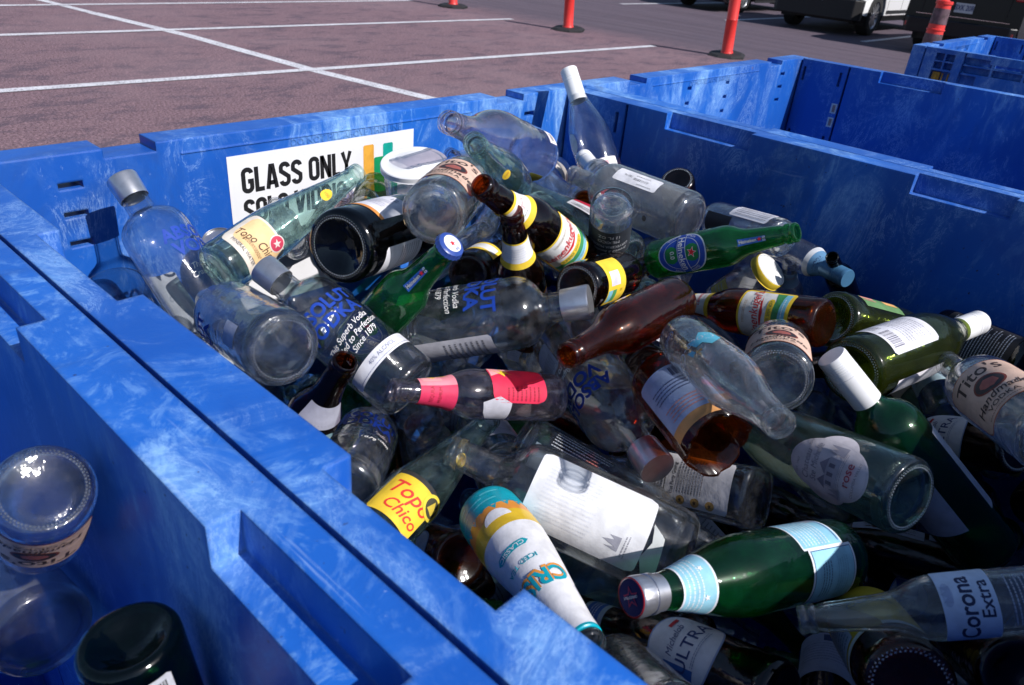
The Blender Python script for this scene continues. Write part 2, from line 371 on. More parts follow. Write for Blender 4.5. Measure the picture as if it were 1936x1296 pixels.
def wrap_label(name, parent, kind, th, z0, ops, rot=0., off=.0004, gap=.00014, wav=0.):
    mb = MB(); cr_, sr_ = math.cos(R(rot)), math.sin(R(rot)); shp = SHAPES.get(kind) if kind == 'square' else None
    r0 = prof_r(kind, z0)
    for vs, fs, c, li in ops_geo(ops):
        P = []
        for x, y in vs:
            u = x*cr_-y*sr_; v = x*sr_+y*cr_; z = z0+v; r = prof_r(kind, z); a = R(th)+u/r0
            if shp: r = shp(a, r, z)
            r += off+gap*li+(wav*math.sin(u*260)*math.cos(v*190) if wav else 0)
            P.append((r*math.cos(a), r*math.sin(a), z))
        m = c if isinstance(c, bpy.types.Material) else paper(c)
        mb.add(P, fs, m, True)
    return mb.build(name, parent)
def cap_mesh(style, kind):
    z = KINDS[kind][-1][0]; r = max(q for h, q in KINDS[kind] if h > z-.02); mb = MB(); g = r+.0006
    if style == 'vodka':
        mb.lathe([(z-.030, g), (z-.030, g+.0014), (z-.0015, g+.0026), (z+.0008, g+.0018), (z+.0008, .0)], SILVER, 40); return mb, 'cap'
    if style in ('long_white', 'long_blue'):
        m = WCAP if style == 'long_white' else BCAP; q = g+.0012; pr = [(z-.066, q-.0012), (z-.066, q), (z-.026, q), (z-.0255, q-.0006), (z-.0248, q-.0006), (z-.0243, q)]
        for i in range(5): h = z-.020+i*.0028; pr += [(h, q), (h+.0008, q-.0005), (h+.0016, q-.0005), (h+.0022, q)]
        pr += [(z-.0012, q), (z+.001, q-.001), (z+.001, 0)]
        mb.lathe(pr, m, 40); return mb, 'screw_cap'
    if style == 'crown_blue':
        cm = paper((.03, .07, .30), .3); n = 42
        def sh(a, r_, zz): return r_*(1+(.035*math.cos(a*21) if zz < z-.003 else 0))
        mb.lathe([(z-.0068, g+.0026), (z-.004, g+.0016), (z-.0005, g+.001), (z+.0012, g-.002), (z+.0015, 0)], cm, 84, shape=sh)
        mb.add([(x*1, y*1, z+.0016) for x, y in shape_geo('oval', .0225, .0225)[0]], shape_geo('oval', .0225, .0225)[1], paper(WHITE, .3))
        v, f = shape_geo('oval', .0115, .0115)
        mb.add([(x, y, z+.0017) for x, y in v], f, paper((.75, .78, .85), .3))
        v, f = text_geo('0.0', .02); mb.add([(x*.005, y*.005+.008, z+.0018) for x, y in v], f, paper((.05, .1, .4), .3))
        v, f = poly_geo(star_pts(.0042)); mb.add([(x, y, z+.0019) for x, y in v], f, paper(RED, .3)); return mb, 'crown_cap'
    if style == 'pelle':
        q = g+.0016; pr = [(z-.030, g-.0004), (z-.030, q-.0012), (z-.022, q-.0012), (z-.021, q), (z-.016, q), (z-.0155, q-.001), (z-.012, q-.001), (z-.0115, q)]
        mb.lathe(pr+[(z-.003, q), (z-.0005, q-.0006), (z+.0008, q-.002)], SILVER, 60, shape=lambda a, r_, zz: r_*(1+(.02*math.cos(a*24) if zz > z-.0112 and zz < z-.001 else 0)))
        mb.lathe([(z+.0008, q-.002), (z+.0011, 0)], CAPD[0], 40)
        mb.lathe([(z+.0007, q-.0006), (z+.0012, q-.0016)], paper(RED, .3), 40)
        v, f = poly_geo(star_pts(.0098)); mb.add([(x, y, z+.0014) for x, y in v], f, CAPD[1])
        v, f = poly_geo(star_pts(.0068)); mb.add([(x, y, z+.0016) for x, y in v], f, CAPD[0])
        v, f = text_geo('S.PELLEGRINO', .01); mb.add([(x*.0028, y*.003, z+.0018) for x, y in v], f, paper(WHITE, .3)); return mb, 'screw_cap'
    if style == 'yellow_lid':
        q = g+.0012; ym = paper((.80, .58, .05), .35)
        mb.lathe([(z-.014, q+.001), (z-.013, q), (z-.002, q), (z, q-.0015)], ym, 44); mb.lathe([(z, q-.0015), (z-.0012, q-.004), (z-.0012, 0)], paper((.75, .75, .72), .35), 44); return mb, 'lid'
    if style == 'white_lid':
        q = g+.0016; mb.lathe([(z-.008, q+.0008), (z-.007, q), (z, q), (z+.0012, q-.0012), (z+.0012, q-.006), (z-.0004, q-.0075), (z-.0004, q*.45), (z+.0008, q*.42), (z+.0008, 0)], WCAP, 56); return mb, 'lid'
def liquid_obj(parent, kind, frac, col, name='liquid'):
    m, t, o = newmat('leftover_drink'); k = N(t); tr = k.n('BsdfTransparent'); tr.inputs[0].default_value = c4(col); gl = k.n('BsdfGlossy'); gl.inputs['Roughness'].default_value = .04
    df = k.n('BsdfDiffuse'); df.inputs[0].default_value = c4(tuple(c*.8 for c in col)); lw = k.n('LayerWeight'); lw.inputs[0].default_value = .3
    t.links.new(k.mixs(k.math('ADD', k.math('MULTIPLY', lw.outputs['Facing'], .3), .05), k.mixs(.18, tr.outputs[0], df.outputs[0]), gl.outputs[0]), o.inputs[0])
    zt = KINDS[kind][-1][0]*.93; n = 30; mb = MB(); pr = [(.009+(zt-.009)*i/n, prof_r(kind, .009+(zt-.009)*i/n)-.0034) for i in range(n+1)]
    mb.lathe([(.0088, .0005)]+pr+[(zt, .0005)], m, 40, sharp=400); ob = mb.build(name, parent)
    mw = parent.matrix_world; zs = [(mw @ v.co).z for v in ob.data.vertices]; lvl = min(zs)+(max(zs)-min(zs))*frac
    b = bmesh.new(); b.from_mesh(ob.data); bmesh.ops.remove_doubles(b, verts=b.verts, dist=1e-5)
    inv = mw.inverted(); c = inv @ Vector((mw.translation.x, mw.translation.y, lvl)); nn = (inv.to_3x3() @ Vector((0, 0, 1))).normalized()
    nn = (mw.to_3x3().transposed() @ Vector((0, 0, 1))).normalized()
    r_ = bmesh.ops.bisect_plane(b, geom=b.verts[:]+b.edges[:]+b.faces[:], plane_co=c, plane_no=nn, clear_outer=True)
    ed = [e for e in r_['geom_cut'] if isinstance(e, bmesh.types.BMEdge)]
    if ed: 
        f_ = bmesh.ops.contextual_create(b, geom=ed)
        for f in f_['faces']: f.smooth = False
    b.to_mesh(ob.data); b.free(); return ob
# ================================================================== GROUND
def asphalt_mat():
    m, t, o = newmat('worn_asphalt'); k = N(t); b = k.n('BsdfPrincipled'); b.inputs['Roughness'].default_value = .9; b.inputs['Specular IOR Level'].default_value = .2
    p = k.geo(); mp = k.n('Mapping'); t.links.new(p, mp.inputs[0]); mp.inputs['Scale'].default_value = (.8, 1.5, 1)
    fine = k.noise(p, 52, 4, .85); mid = k.noise(p, 19, 5, .8); patch = k.math('ADD', k.noise(mp.outputs[0], 2.6, 8, .72, .4), k.math('MULTIPLY', k.math('SUBTRACT', mid, .5), .22)); patch2 = k.noise(p, .35, 4, .6)
    vo = k.n('TexVoronoi'); k.put(vo, 'Vector', p); k.put(vo, 'Scale', 48)
    vo2 = k.n('TexVoronoi'); k.put(vo2, 'Vector', p); k.put(vo2, 'Scale', 17)
    c = k.mix(k.ramp(fine, .40, .62), (.062, .040, .048, 1), (.40, .255, .285, 1))
    c = k.mix(k.math('MULTIPLY', k.ramp(mid, .42, .62), .6), c, (.155, .100, .125, 1))
    c = k.mix(k.math('MULTIPLY', k.ramp(patch, .48, .62), .62), c, (.075, .062, .088, 1))
    c = k.mix(k.math('MULTIPLY', k.ramp(patch2, .45, .62), .25), c, (.28, .20, .22, 1))
    sp = k.ramp(vo.outputs['Distance'], .13, .09); c = k.mix(k.math('MULTIPLY', sp, .7), c, (.48, .42, .45, 1))
    sp2 = k.ramp(vo2.outputs['Distance'], .10, .06); c = k.mix(k.math('MULTIPLY', sp2, .8), c, (.018, .014, .018, 1))
    # driving lane beyond the stalls is smoother and greyer
    sx = k.n('SeparateXYZ'); t.links.new(p, sx.inputs[0])
    lane = k.ramp(k.math('ADD', sx.outputs[0], k.math('MULTIPLY', patch2, 1.5)), 11.2, 13.2)
    mp2 = k.n('Mapping'); t.links.new(p, mp2.inputs[0]); mp2.inputs['Scale'].default_value = (2.6, .14, 1)
    streak = k.ramp(k.noise(mp2.outputs[0], 1.2, 4, .6), .4, .65)
    lc = k.mix(k.math('MULTIPLY', streak, .7), (.098, .082, .108, 1), (.058, .050, .068, 1)); lc = k.mix(k.math('MULTIPLY', k.ramp(fine, .4, .7), .35), lc, (.14, .11, .135, 1))
    c = k.mix(k.math('MULTIPLY', lane, .85), c, lc)
    t.links.new(c, b.inputs[0]); bp = k.n('Bump'); k.put(bp, 'Height', fine); k.put(bp, 'Distance', .010); k.put(bp, 'Strength', .8); t.links.new(bp.outputs[0], b.inputs['Normal'])
    t.links.new(b.outputs[0], o.inputs[0]); return m
mb = MB(); mb.face([(-120, -120, 0), (260, -120, 0), (260, 260, 0), (-120, 260, 0)], asphalt_mat()); tag(mb.build('parking_lot_ground'), 'worn reddish grey asphalt of the parking lot', 'ground', kind='structure')
def line_mat():
    m, t, o = newmat('worn_line_paint'); k = N(t); b = k.n('BsdfPrincipled'); b.inputs['Roughness'].default_value = .8
    p = k.geo(); n = k.noise(p, 45, 5, .75); n2 = k.noise(p, 4, 4, .6)
    t.links.new(k.mix(k.ramp(n2, .3, .8), (.68, .68, .72, 1), (.48, .47, .51, 1)), b.inputs[0])
    tr = k.n('BsdfTransparent'); t.links.new(k.mixs(k.math('MULTIPLY', k.ramp(n, .52, .64), .9), b.outputs[0], tr.outputs[0]), o.inputs[0]); return m
LINE = line_mat()
def strip(a, b, wd, z=.004):
    a = Vector((a[0], a[1], 0)); b = Vector((b[0], b[1], 0)); d = (b-a).normalized(); n = Vector((-d.y, d.x, 0))*wd/2
    return [(p.x, p.y, z) for p in (a-n, b-n, b+n, a+n)]
mb = MB()
for i, (a, b, wd) in enumerate([((4.95, 4.2), (4.67, 6.22) , .16), ((4.67, 6.22), (4.52, 8.70) , .16), ((4.52, 8.70), (4.22, 10.84) , .16), ((4.22, 10.84), (3.9, 13.6), .13)]):
    mb.face(strip(a, b, wd, .004), LINE)
for i, (a, b) in enumerate([((-2.5, 6.42), (11.09, 6.05)), ((-3.5, 9.1), (11.07, 9.22)), ((-4, 11.35), (11.0, 11.99)), ((-4, 14.0), (11, 14.8)), ((17.3, 4.9), (22.5, 4.9)), ((17.25, 8.1), (22.5, 8.1)), ((17.2, 11.1), (22.5, 11.1)), ((17.2, 1.7), (22.5, 1.7))]):
    mb.face(strip(a, b, .135, .008), LINE)
tag(mb.build('parking_line_paint'), 'worn white stall lines painted on the asphalt', 'road marking', kind='structure')
# ================================================================== BINS
def plastic_mat(name, seed, scuff=1.):
    m, t, o = newmat(name); k = N(t); b = k.n('BsdfPrincipled'); b.inputs['Specular IOR Level'].default_value = .35
    c0 = k.geo(); mp = k.n('Mapping'); t.links.new(c0, mp.inputs[0]); mp.inputs['Location'].default_value = (seed*3.7, seed*1.3, seed*2.1); p = mp.outputs[0]
    mp2 = k.n('Mapping'); t.links.new(p, mp2.inputs[0]); mp2.inputs['Scale'].default_value = (1, 1, .45); mp2.inputs['Rotation'].default_value = (0, .5, .3)
    a = k.noise(mp2.outputs[0], 5.5, 9, .68, 1.6); big = k.noise(p, 2.6, 4, .55, .8); fine = k.noise(p, 120, 4, .7); st = k.noise(mp2.outputs[0], 16, 8, .72, 2.8)
    s1 = k.ramp(a, .44, .66); s2 = k.ramp(st, .50, .64)
    msk = k.math('MULTIPLY', k.math('ADD', k.math('MULTIPLY', s1, .55), k.math('MULTIPLY', s2, .42)), k.math('ADD', k.math('MULTIPLY', k.ramp(big, .42, .60), 1.1), .12))
    msk = k.math('MULTIPLY', msk, k.math('ADD', k.math('MULTIPLY', k.ramp(fine, .2, .8), .7), .55)); szp = k.n('SeparateXYZ'); t.links.new(c0, szp.inputs[0]); hz = k.math('ADD', k.math('MULTIPLY', k.ramp(szp.outputs[2], 1.06, 1.23), .75), .22); msk = k.math('MULTIPLY', k.math('MULTIPLY', msk, hz), 1.05*scuff, True)
    base = k.mix(k.ramp(big, .35, .7), (.009, .082, .39, 1), (.015, .132, .54, 1))
    c = k.mix(msk, base, (.19, .39, .72, 1))
    scr = k.noise(mp2.outputs[0], 11, 10, .8, 5.5); scr = k.ramp(k.math('ABSOLUTE', k.math('SUBTRACT', scr, .5)), .022, .004); c = k.mix(k.math('MULTIPLY', k.math('MULTIPLY', scr, k.ramp(a, .48, .6)), .4*scuff), c, (.40, .60, .88, 1))
    mp3 = k.n('Mapping'); t.links.new(p, mp3.inputs[0]); mp3.inputs['Scale'].default_value = (70, 2.2, 34); mp3.inputs['Rotation'].default_value = (.06, 0, .05); sc3 = k.ramp(k.noise(mp3.outputs[0], 1.4, 5, .7), .63, .70); c = k.mix(k.math('MULTIPLY', k.math('MULTIPLY', sc3, hz), .28*scuff), c, (.42, .58, .82, 1))
    grime = k.ramp(k.noise(mp2.outputs[0], 3.2, 6, .7, 1.), .56, .70); c = k.mix(k.math('MULTIPLY', grime, .30), c, (.03, .05, .12, 1))
    wsp = k.ramp(k.noise(mp2.outputs[0], 30, 6, .75, 3.5), .66, .74); c = k.mix(k.math('MULTIPLY', k.math('MULTIPLY', wsp, hz), .4*scuff), c, (.5, .62, .85, 1))
    rust = k.math('MULTIPLY', k.ramp(k.noise(p, 14, 5, .7), .66, .74), k.ramp(k.noise(p, 90, 4, .7), .50, .60)); c = k.mix(k.math('MULTIPLY', rust, .75), c, (.20, .085, .045, 1))
    spk = k.math('MULTIPLY', k.ramp(k.noise(p, 160, 2, .5), .71, .76), k.ramp(big, .4, .6)); c = k.mix(k.math('MULTIPLY', spk, .8), c, (.03, .02, .03, 1))
    t.links.new(c, b.inputs[0]); t.links.new(k.math('ADD', k.math('MULTIPLY', msk, .3), .40), b.inputs['Roughness'])
    bv = k.n('Bevel'); bv.samples = 4; bv.inputs['Radius'].default_value = .0048
    bp = k.n('Bump'); k.put(bp, 'Height', k.math('ADD', k.math('MULTIPLY', st, .6), k.math('MULTIPLY', fine, .15))); k.put(bp, 'Distance', .0018); k.put(bp, 'Strength', .45); t.links.new(bv.outputs[0], bp.inputs['Normal']); t.links.new(bp.outputs[0], b.inputs['Normal'])
    t.links.new(b.outputs[0], o.inputs[0]); return m
PL = [plastic_mat('scuffed_blue_plastic_%s' % 'abcd'[i], i+1) for i in range(4)]
H = 1.25; TH = .046; BW = 1.196; BL = 1.22
class Wall:
    """wall built from cells; each cell is solid between an outer and an inner depth (0 = outer face, TH = inner face)"""
    def __init__(s, length): s.L = length; s.rect = []; s.rect.append((0, length, .13, H-.0, 0., TH))
    def cut(s, s0, s1, z0, z1, a, b): s.rect.append((s0, s1, z0, z1, a, b))   # later ones win
    def mesh(s, mb, mat, P):
        S = sorted(set([round(q, 5) for r in s.rect for q in r[:2]])); Z = sorted(set([round(q, 5) for r in s.rect for q in r[2:4]]))
        def cell(i, j):
            if i < 0 or j < 0 or i >= len(S)-1 or j >= len(Z)-1: return None
            x = (S[i]+S[i+1])/2; z = (Z[j]+Z[j+1])/2; c = None
            for r in s.rect:
                if r[0] < x < r[1] and r[2] < z < r[3]: c = (r[4], r[5]) if r[5] is not None else None
            return c
        def diff(A, B):
            if A is None: return []
            if B is None: return [A]
            out = []
            if A[0] < B[0]: out.append((A[0], min(A[1], B[0])))
            if A[1] > B[1]: out.append((max(A[0], B[1]), A[1]))
            return out
        C = {(i, j): cell(i, j) for i in range(-1, len(S)) for j in range(-1, len(Z))}
        for i in range(len(S)-1):
            for j in range(len(Z)-1):
                c = C[i, j]
                if c is None: continue
                s0, s1, z0, z1 = S[i], S[i+1], Z[j], Z[j+1]
                mb.face([P(s0, c[1], z0), P(s1, c[1], z0), P(s1, c[1], z1), P(s0, c[1], z1)], mat)
                mb.face([P(s0, c[0], z0), P(s0, c[0], z1), P(s1, c[0], z1), P(s1, c[0], z0)], mat)
                for (di, dj, e) in ((-1, 0, 0), (1, 0, 1), (0, -1, 2), (0, 1, 3)):
                    for a, b in diff(c, C[i+di, j+dj]):
                        if e == 0: q = [P(s0, a, z0), P(s0, b, z0), P(s0, b, z1), P(s0, a, z1)]
                        elif e == 1: q = [P(s1, a, z0), P(s1, a, z1), P(s1, b, z1), P(s1, b, z0)]
                        elif e == 2: q = [P(s0, a, z0), P(s1, a, z0), P(s1, b, z0), P(s0, b, z0)]
                        else: q = [P(s0, a, z1), P(s0, b, z1), P(s1, b, z1), P(s1, a, z1)]
                        mb.face(q, mat)
def embossed(mb, txt, mat, sx, sz, size, P, depth, sxs=1.):
    cu_ = bpy.data.curves.new('t', 'FONT'); cu_.body = txt; cu_.size = size; cu_.align_x = 'CENTER'; cu_.align_y = 'CENTER'; cu_.extrude = .0006; cu_.resolution_u = 2; cu_.offset = .0003
    o = bpy.data.objects.new('t', cu_); COL.objects.link(o); e = o.evaluated_get(bpy.context.evaluated_depsgraph_get()); me = e.to_mesh()
    mb.add([P(sx+v.co.x*sxs, depth+v.co.z, sz+v.co.y) for v in me.vertices], [tuple(p.vertices) for p in me.polygons], mat)
    e.to_mesh_clear(); bpy.data.objects.remove(o); bpy.data.curves.remove(cu_)
def make_bin(x0, y0, mat, label, outside=False, tags=False, group='blue pallet bins in the parking lot'):
    root = empty('pallet_bin', label, 'pallet bin', group); root.location = (x0, y0, 0)
    # ---- walls along x (back and front)
    for name, PP in (('back_wall', lambda s, d, z: (s, -d, z)), ('front_wall', lambda s, d, z: (BW-s, -BL+d, z))):
        W = Wall(BW); T2 = .05
        W.rect[0] = (0, BW, .13, H, 0., T2)
        for a, b in ((.188, .257), (.932, 1.008)): W.cut(a, b, H-.0125, H, 0, None)
        for cx in (.142, .470, .676, 1.030):
            for cz in (1.209, 1.170, 1.130, .62, .58): hw = .015 if cx in (.142, 1.030) else .010; W.cut(cx-hw, cx+hw, cz-.0045, cz+.0045, 0, None)
        W.cut(.29, .862, 1.2288, 1.2304, 0, T2+.0012)
        if outside:
            for q in range(7):
                for zz in (1.13, .98, .60, .35): W.cut(.12+q*.14, .24+q*.14, zz, zz+.09, .018, T2)
        m_ = MB(); W.mesh(m_, mat, PP)
        if name == 'back_wall': embossed(m_, 'DO NOT FILL ABOVE THIS LINE', mat, .577, 1.2215, .0155, PP, T2, 1.02)
        m_.build(name, root)
    # ---- walls along y
    for name, PP, near in (('side_wall', lambda s, d, z: (BW-d, -s, z), 0), ('side_wall', lambda s, d, z: (d, -s, z), 1)):
        W = Wall(BL-.10); o = .05; W.rect[0] = (.0, BL-.10, .13, H, 0., TH)
        W.cut(.0, .006, .13, H, .01, TH-.012)
        for s_ in (.155, BL-.10-.162): W.cut(s_, s_+.006, .55, H-.003, .018, TH-.02)
        for s_ in ((.014, .022), (.132, .140), (.980+.0, .988), (1.09, 1.098)):
            for z_ in ((1.186, 1.228), (.985, 1.03)): W.cut(s_[0], s_[1], z_[0], z_[1], 0, TH-.012)
        W.cut(.0, BL-.10, .66, .664, 0, TH-.004)
        if outside and near:
            for a, e_ in ((.050, .082), (.088, .122), (.155, .262), (.270, .377), (.385, .492), (.50, .607), (.615, .722), (.73, .837), (.845, .952)):
                for zz, zh in ((1.206, 1.233), (1.174, 1.200), (.80, .90), (.45, .55), (.22, .32)): W.cut(a, e_, zz, zh, .032, TH)
            W.cut(.048, .124, .93, 1.166, .028, TH); W.cut(.158, .22, .93, 1.166, .028, TH)
        for a, b in ((.253, .435), (.725, .872)): W.cut(a, b, H-.031, H, 0, TH-.021)
        m_ = MB(); W.mesh(m_, mat, (lambda f: (lambda s, d, z: f(s+.05, d, z)))(PP)); wl = m_.build(name, root)
        if tags and not near:
            t_ = MB(); wm = paper((.62, .60, .56))
            for zz in (1.105, 1.062): t_.box((BW-TH-.0015, -.05-.152, zz), (BW-TH, -.05-.134, zz+.030), wm); t_.box((BW-TH-.0018, -.05-.148, zz+.004), (BW-TH-.0015, -.05-.139, zz+.026), paper((.35, .20, .17)))
            t_.build('warning_tag', wl)
    if outside:
        t_ = MB(); ym = simple('yellow_latch_plastic', (.40, .22, .015), .5, var=.3)
        t_.box((.008, -.05-.084, .95), (.028, -.05-.056, 1.160), ym); t_.box((.003, -.05-.074, .97), (.008, -.05-.066, 1.150), ym)
        for i in range(8):
            a0 = R(180+180*i/8); a1 = R(180+180*(i+1)/8); y_ = -.05-.104
            t_.face([(.012, y_+q*math.cos(a), 1.125+q*1.4*math.sin(a)) for q, a in ((.013, a0), (.013, a1), (.008, a1), (.008, a0))], ym)
        t_.box((.012, -.05-.118, 1.125), (.016, -.05-.113, 1.158), ym); t_.box((.012, -.05-.096, 1.125), (.016, -.05-.091, 1.158), ym); t_.box((.010, -.05-.120, .96), (.016, -.05-.090, 1.09), ym)
        t_.build('latch', root)
    # ---- floor and pallet feet
    m_ = MB(); m_.box((.004, -BL+.004, .10), (BW-.004, -.004, .16), mat)
    for a in (.0, .53, 1.056):
        for b in (.0, .54, 1.08): m_.box((a+.001, -b-.14+.0, 0), (a+.139, -b-.001, .0995), mat)
    m_.build('pallet_base', root)
    return root
main_bin = make_bin(.002, 0, PL[0], 'open blue plastic pallet bin heaped with glass bottles, white GLASS ONLY sign inside')
make_bin(1.2, 0, PL[1], 'empty looking blue plastic pallet bin just right of the heaped bin', tags=True)
make_bin(-1.198, 0, PL[2], 'blue plastic pallet bin at the lower left corner with three bottles in view')
make_bin(3.43, -.06, PL[3], 'distant blue pallet bin with yellow latch in front of the dark vehicle', outside=True)
# sign on the back wall of the main bin
def strokes(mb, mat, paths, w_, X, Z, k, y, close=False):
    for pts in paths:
        pts = [Vector((a, b)) for a, b in pts]; n = len(pts); L_, R_ = [], []
        for i, p in enumerate(pts):
            a = pts[max(0, i-1)]; b = pts[min(n-1, i+1)]; d1 = (p-a).normalized() if i else (b-p).normalized(); d2 = (b-p).normalized() if i < n-1 else d1
            t_ = (d1+d2).normalized(); nn = Vector((-t_.y, t_.x)); q = w_/2/max(.45, nn.dot(Vector((-d1.y, d1.x)))); L_.append(p+nn*q); R_.append(p-nn*q)
        for i in range(n-1): mb.face([(X+v.x*k, y, Z+v.y*k) for v in (R_[i], R_[i+1], L_[i+1], L_[i])], mat)
def arc(cx, cy_, r, a0, a1, n=8, ry=None): return [(cx+r*math.cos(R(a0+(a1-a0)*i/n)), cy_+(ry or r)*math.sin(R(a0+(a1-a0)*i/n))) for i in range(n+1)]
W_ = .185
CH = {  # condensed heavy capitals, height 1, width about .46
 'G': (.46, [arc(.23, .78, .155, 0, 180)+arc(.23, .22, .155, 180, 360)+[(.385, .46), (.24, .46)]]),
 'L': (.38, [[(.075, 1), (.075, .07), (.36, .07)]]),
 'A': (.50, [[(.075, 0), (.21, .93), (.29, .93), (.425, 0)], [(.13, .25), (.37, .25)]]),
 'S': (.45, [arc(.225, .775, .15, 0, 180)+[(.075, .64), (.375, .38)]+arc(.225, .225, .15, 0, -180)]),
 'O': (.46, [arc(.23, .77, .155, 0, 180)+arc(.23, .23, .155, 180, 360)+[(.385, .77)]]),
 'N': (.48, [[(.075, 0), (.075, 1)], [(.405, 0), (.405, 1)], [(.08, .97), (.40, .03)]]),
 'Y': (.46, [[(.05, 1), (.23, .42), (.41, 1)], [(.23, .45), (.23, 0)]]),
 'V': (.48, [[(.06, 1), (.21, .05), (.27, .05), (.42, 1)]]),
 'I': (.17, [[(.085, 0), (.085, 1)]]),
 'D': (.46, [[(.075, 1), (.075, 0)], [(.07, .93), (.25, .93)]+arc(.25, .78, .135, 60, 0, 4)+arc(.25, .22, .135, 0, -60, 4)+[(.25, .07), (.07, .07)]]),
 'R': (.47, [[(.075, 0), (.075, 1)], [(.07, .93), (.26, .93)]+arc(.26, .73, .13, 70, -70, 6)+[(.07, .50)], [(.25, .5), (.40, 0)]]),
 ' ': (.20, []),
}
def headline(mb, mat, txt, x, z, h, y, gapk=.045, sx=1.):
    for ch in txt:
        w_, paths = CH[ch]; strokes(mb, mat, [[(a*sx, b) for a, b in p] for p in paths], W_, x, z, h, y); x += (w_*sx+gapk)*h
    return x
sg = MB(); smat = simple('white_sign_sheet', (.74, .75, .77), .45, var=.08, vscale=14); ink = paper((.012, .012, .014), .5)
sg.box((.3585, -.0508, .96), (.7185, -.0503, 1.2150), smat)
headline(sg, ink, 'GLASS ONLY', .3790, 1.1555, .0385, -.0510, .05, 1.14)
headline(sg, ink, 'SOLO VIDRIO', .3790, 1.1070, .0375, -.0510, .05, 1.10)
def bottle_sil(mb, mat, cx, z0, z1, hw, nw, y):
    h = z1-z0; P_ = [(cx-hw, z0), (cx+hw, z0), (cx+hw, z0+h*.52), (cx+nw, z0+h*.66), (cx+nw, z1-.002), (cx+nw-.002, z1), (cx-nw+.002, z1), (cx-nw, z1-.002), (cx-nw, z0+h*.66), (cx-hw, z0+h*.52)]
    v, f = poly_geo(P_); mb.add([(a, y, b) for a, b in v], f, mat)
bottle_sil(sg, paper((.72, .36, .045)), .618, .985, 1.1990, .030, .0112, -.05105)
bottle_sil(sg, paper((.0, .27, .10)), .6555, .985, 1.1755, .026, .026, -.05110)
bottle_sil(sg, paper((.0, .33, .27)), .6600, 1.165, 1.1975, .0108, .0108, -.05115)
o_ = sg.build('sign_sheet', main_bin, ); o_.location = (-.002, 0, 0); o_['label'] = 'white sign sheet with black GLASS ONLY lettering'
# ================================================================== POSTS
ORANGE = simple('safety_orange_plastic', (.74, .040, .034), .42, var=.12, vscale=6); RUB = simple('black_rubber', (.015, .015, .017), .75, var=.3, vscale=30, bump=.002)
def post(x, y, lean, label, kind='tube'):
    e = empty('delineator_post', label, 'delineator post', 'orange posts along the stalls' if kind == 'tube' else None); e.location = (x, y, 0); e.rotation_euler = lean
    m_ = MB(); m_.lathe([(0, .30), (.03, .30), (.055, .25), (.062, .13), (.062, .0)], RUB, 8, close_bottom=True); b = m_.build('rubber_base', e)
    for p in b.data.polygons: p.use_smooth = False
    m_ = MB()
    if kind == 'tube': m_.lathe([(.062, .100), (.075, .096), (.09, .087), (.55, .085), (.555, .088), (.56, .085), (1.06, .083), (1.10, .076), (1.12, .05), (1.125, 0)], ORANGE, 32)
    else: m_.lathe([(.062, .17), (.10, .15), (.44, .118), (.445, .126), (.48, .126), (.485, .115), (.78, .105), (.785, .114), (.80, .114), (.805, .104), (1.10, .092), (1.105, .105), (1.14, .105), (1.145, .06), (1.16, .045), (1.22, .045), (1.23, 0)], ORANGE, 32)
    m_.build('tube', e)
    if kind != 'tube':
        wm = simple('dulled_reflective_sheet', (.13, .075, .095), .55, .0, var=.6, vscale=14)
        for a, b_ in ((.56, .74), (.86, 1.05)):
            m_ = MB(); m_.lathe([(a, prof_l(a)), (b_, prof_l(b_))], wm, 32); m_.build('reflective_band', e)
def prof_l(z): return .1155-(z-.485)*.0335+.0025
post(11.48, 4.93, (0, -.10, 0), 'orange post on black base, nearest to the blue bins')
post(11.02, 7.82, (0, -.08, 0), 'orange post on black base, middle of the three in a row')
post(11.17, 10.95, (0, -.03, 0), 'orange post on black base, farthest left of the three at the top edge')
post(11.6, 2.06, (0, .02, 0), 'orange channelizer with dull reflective bands in front of the dark vehicle', 'channelizer')
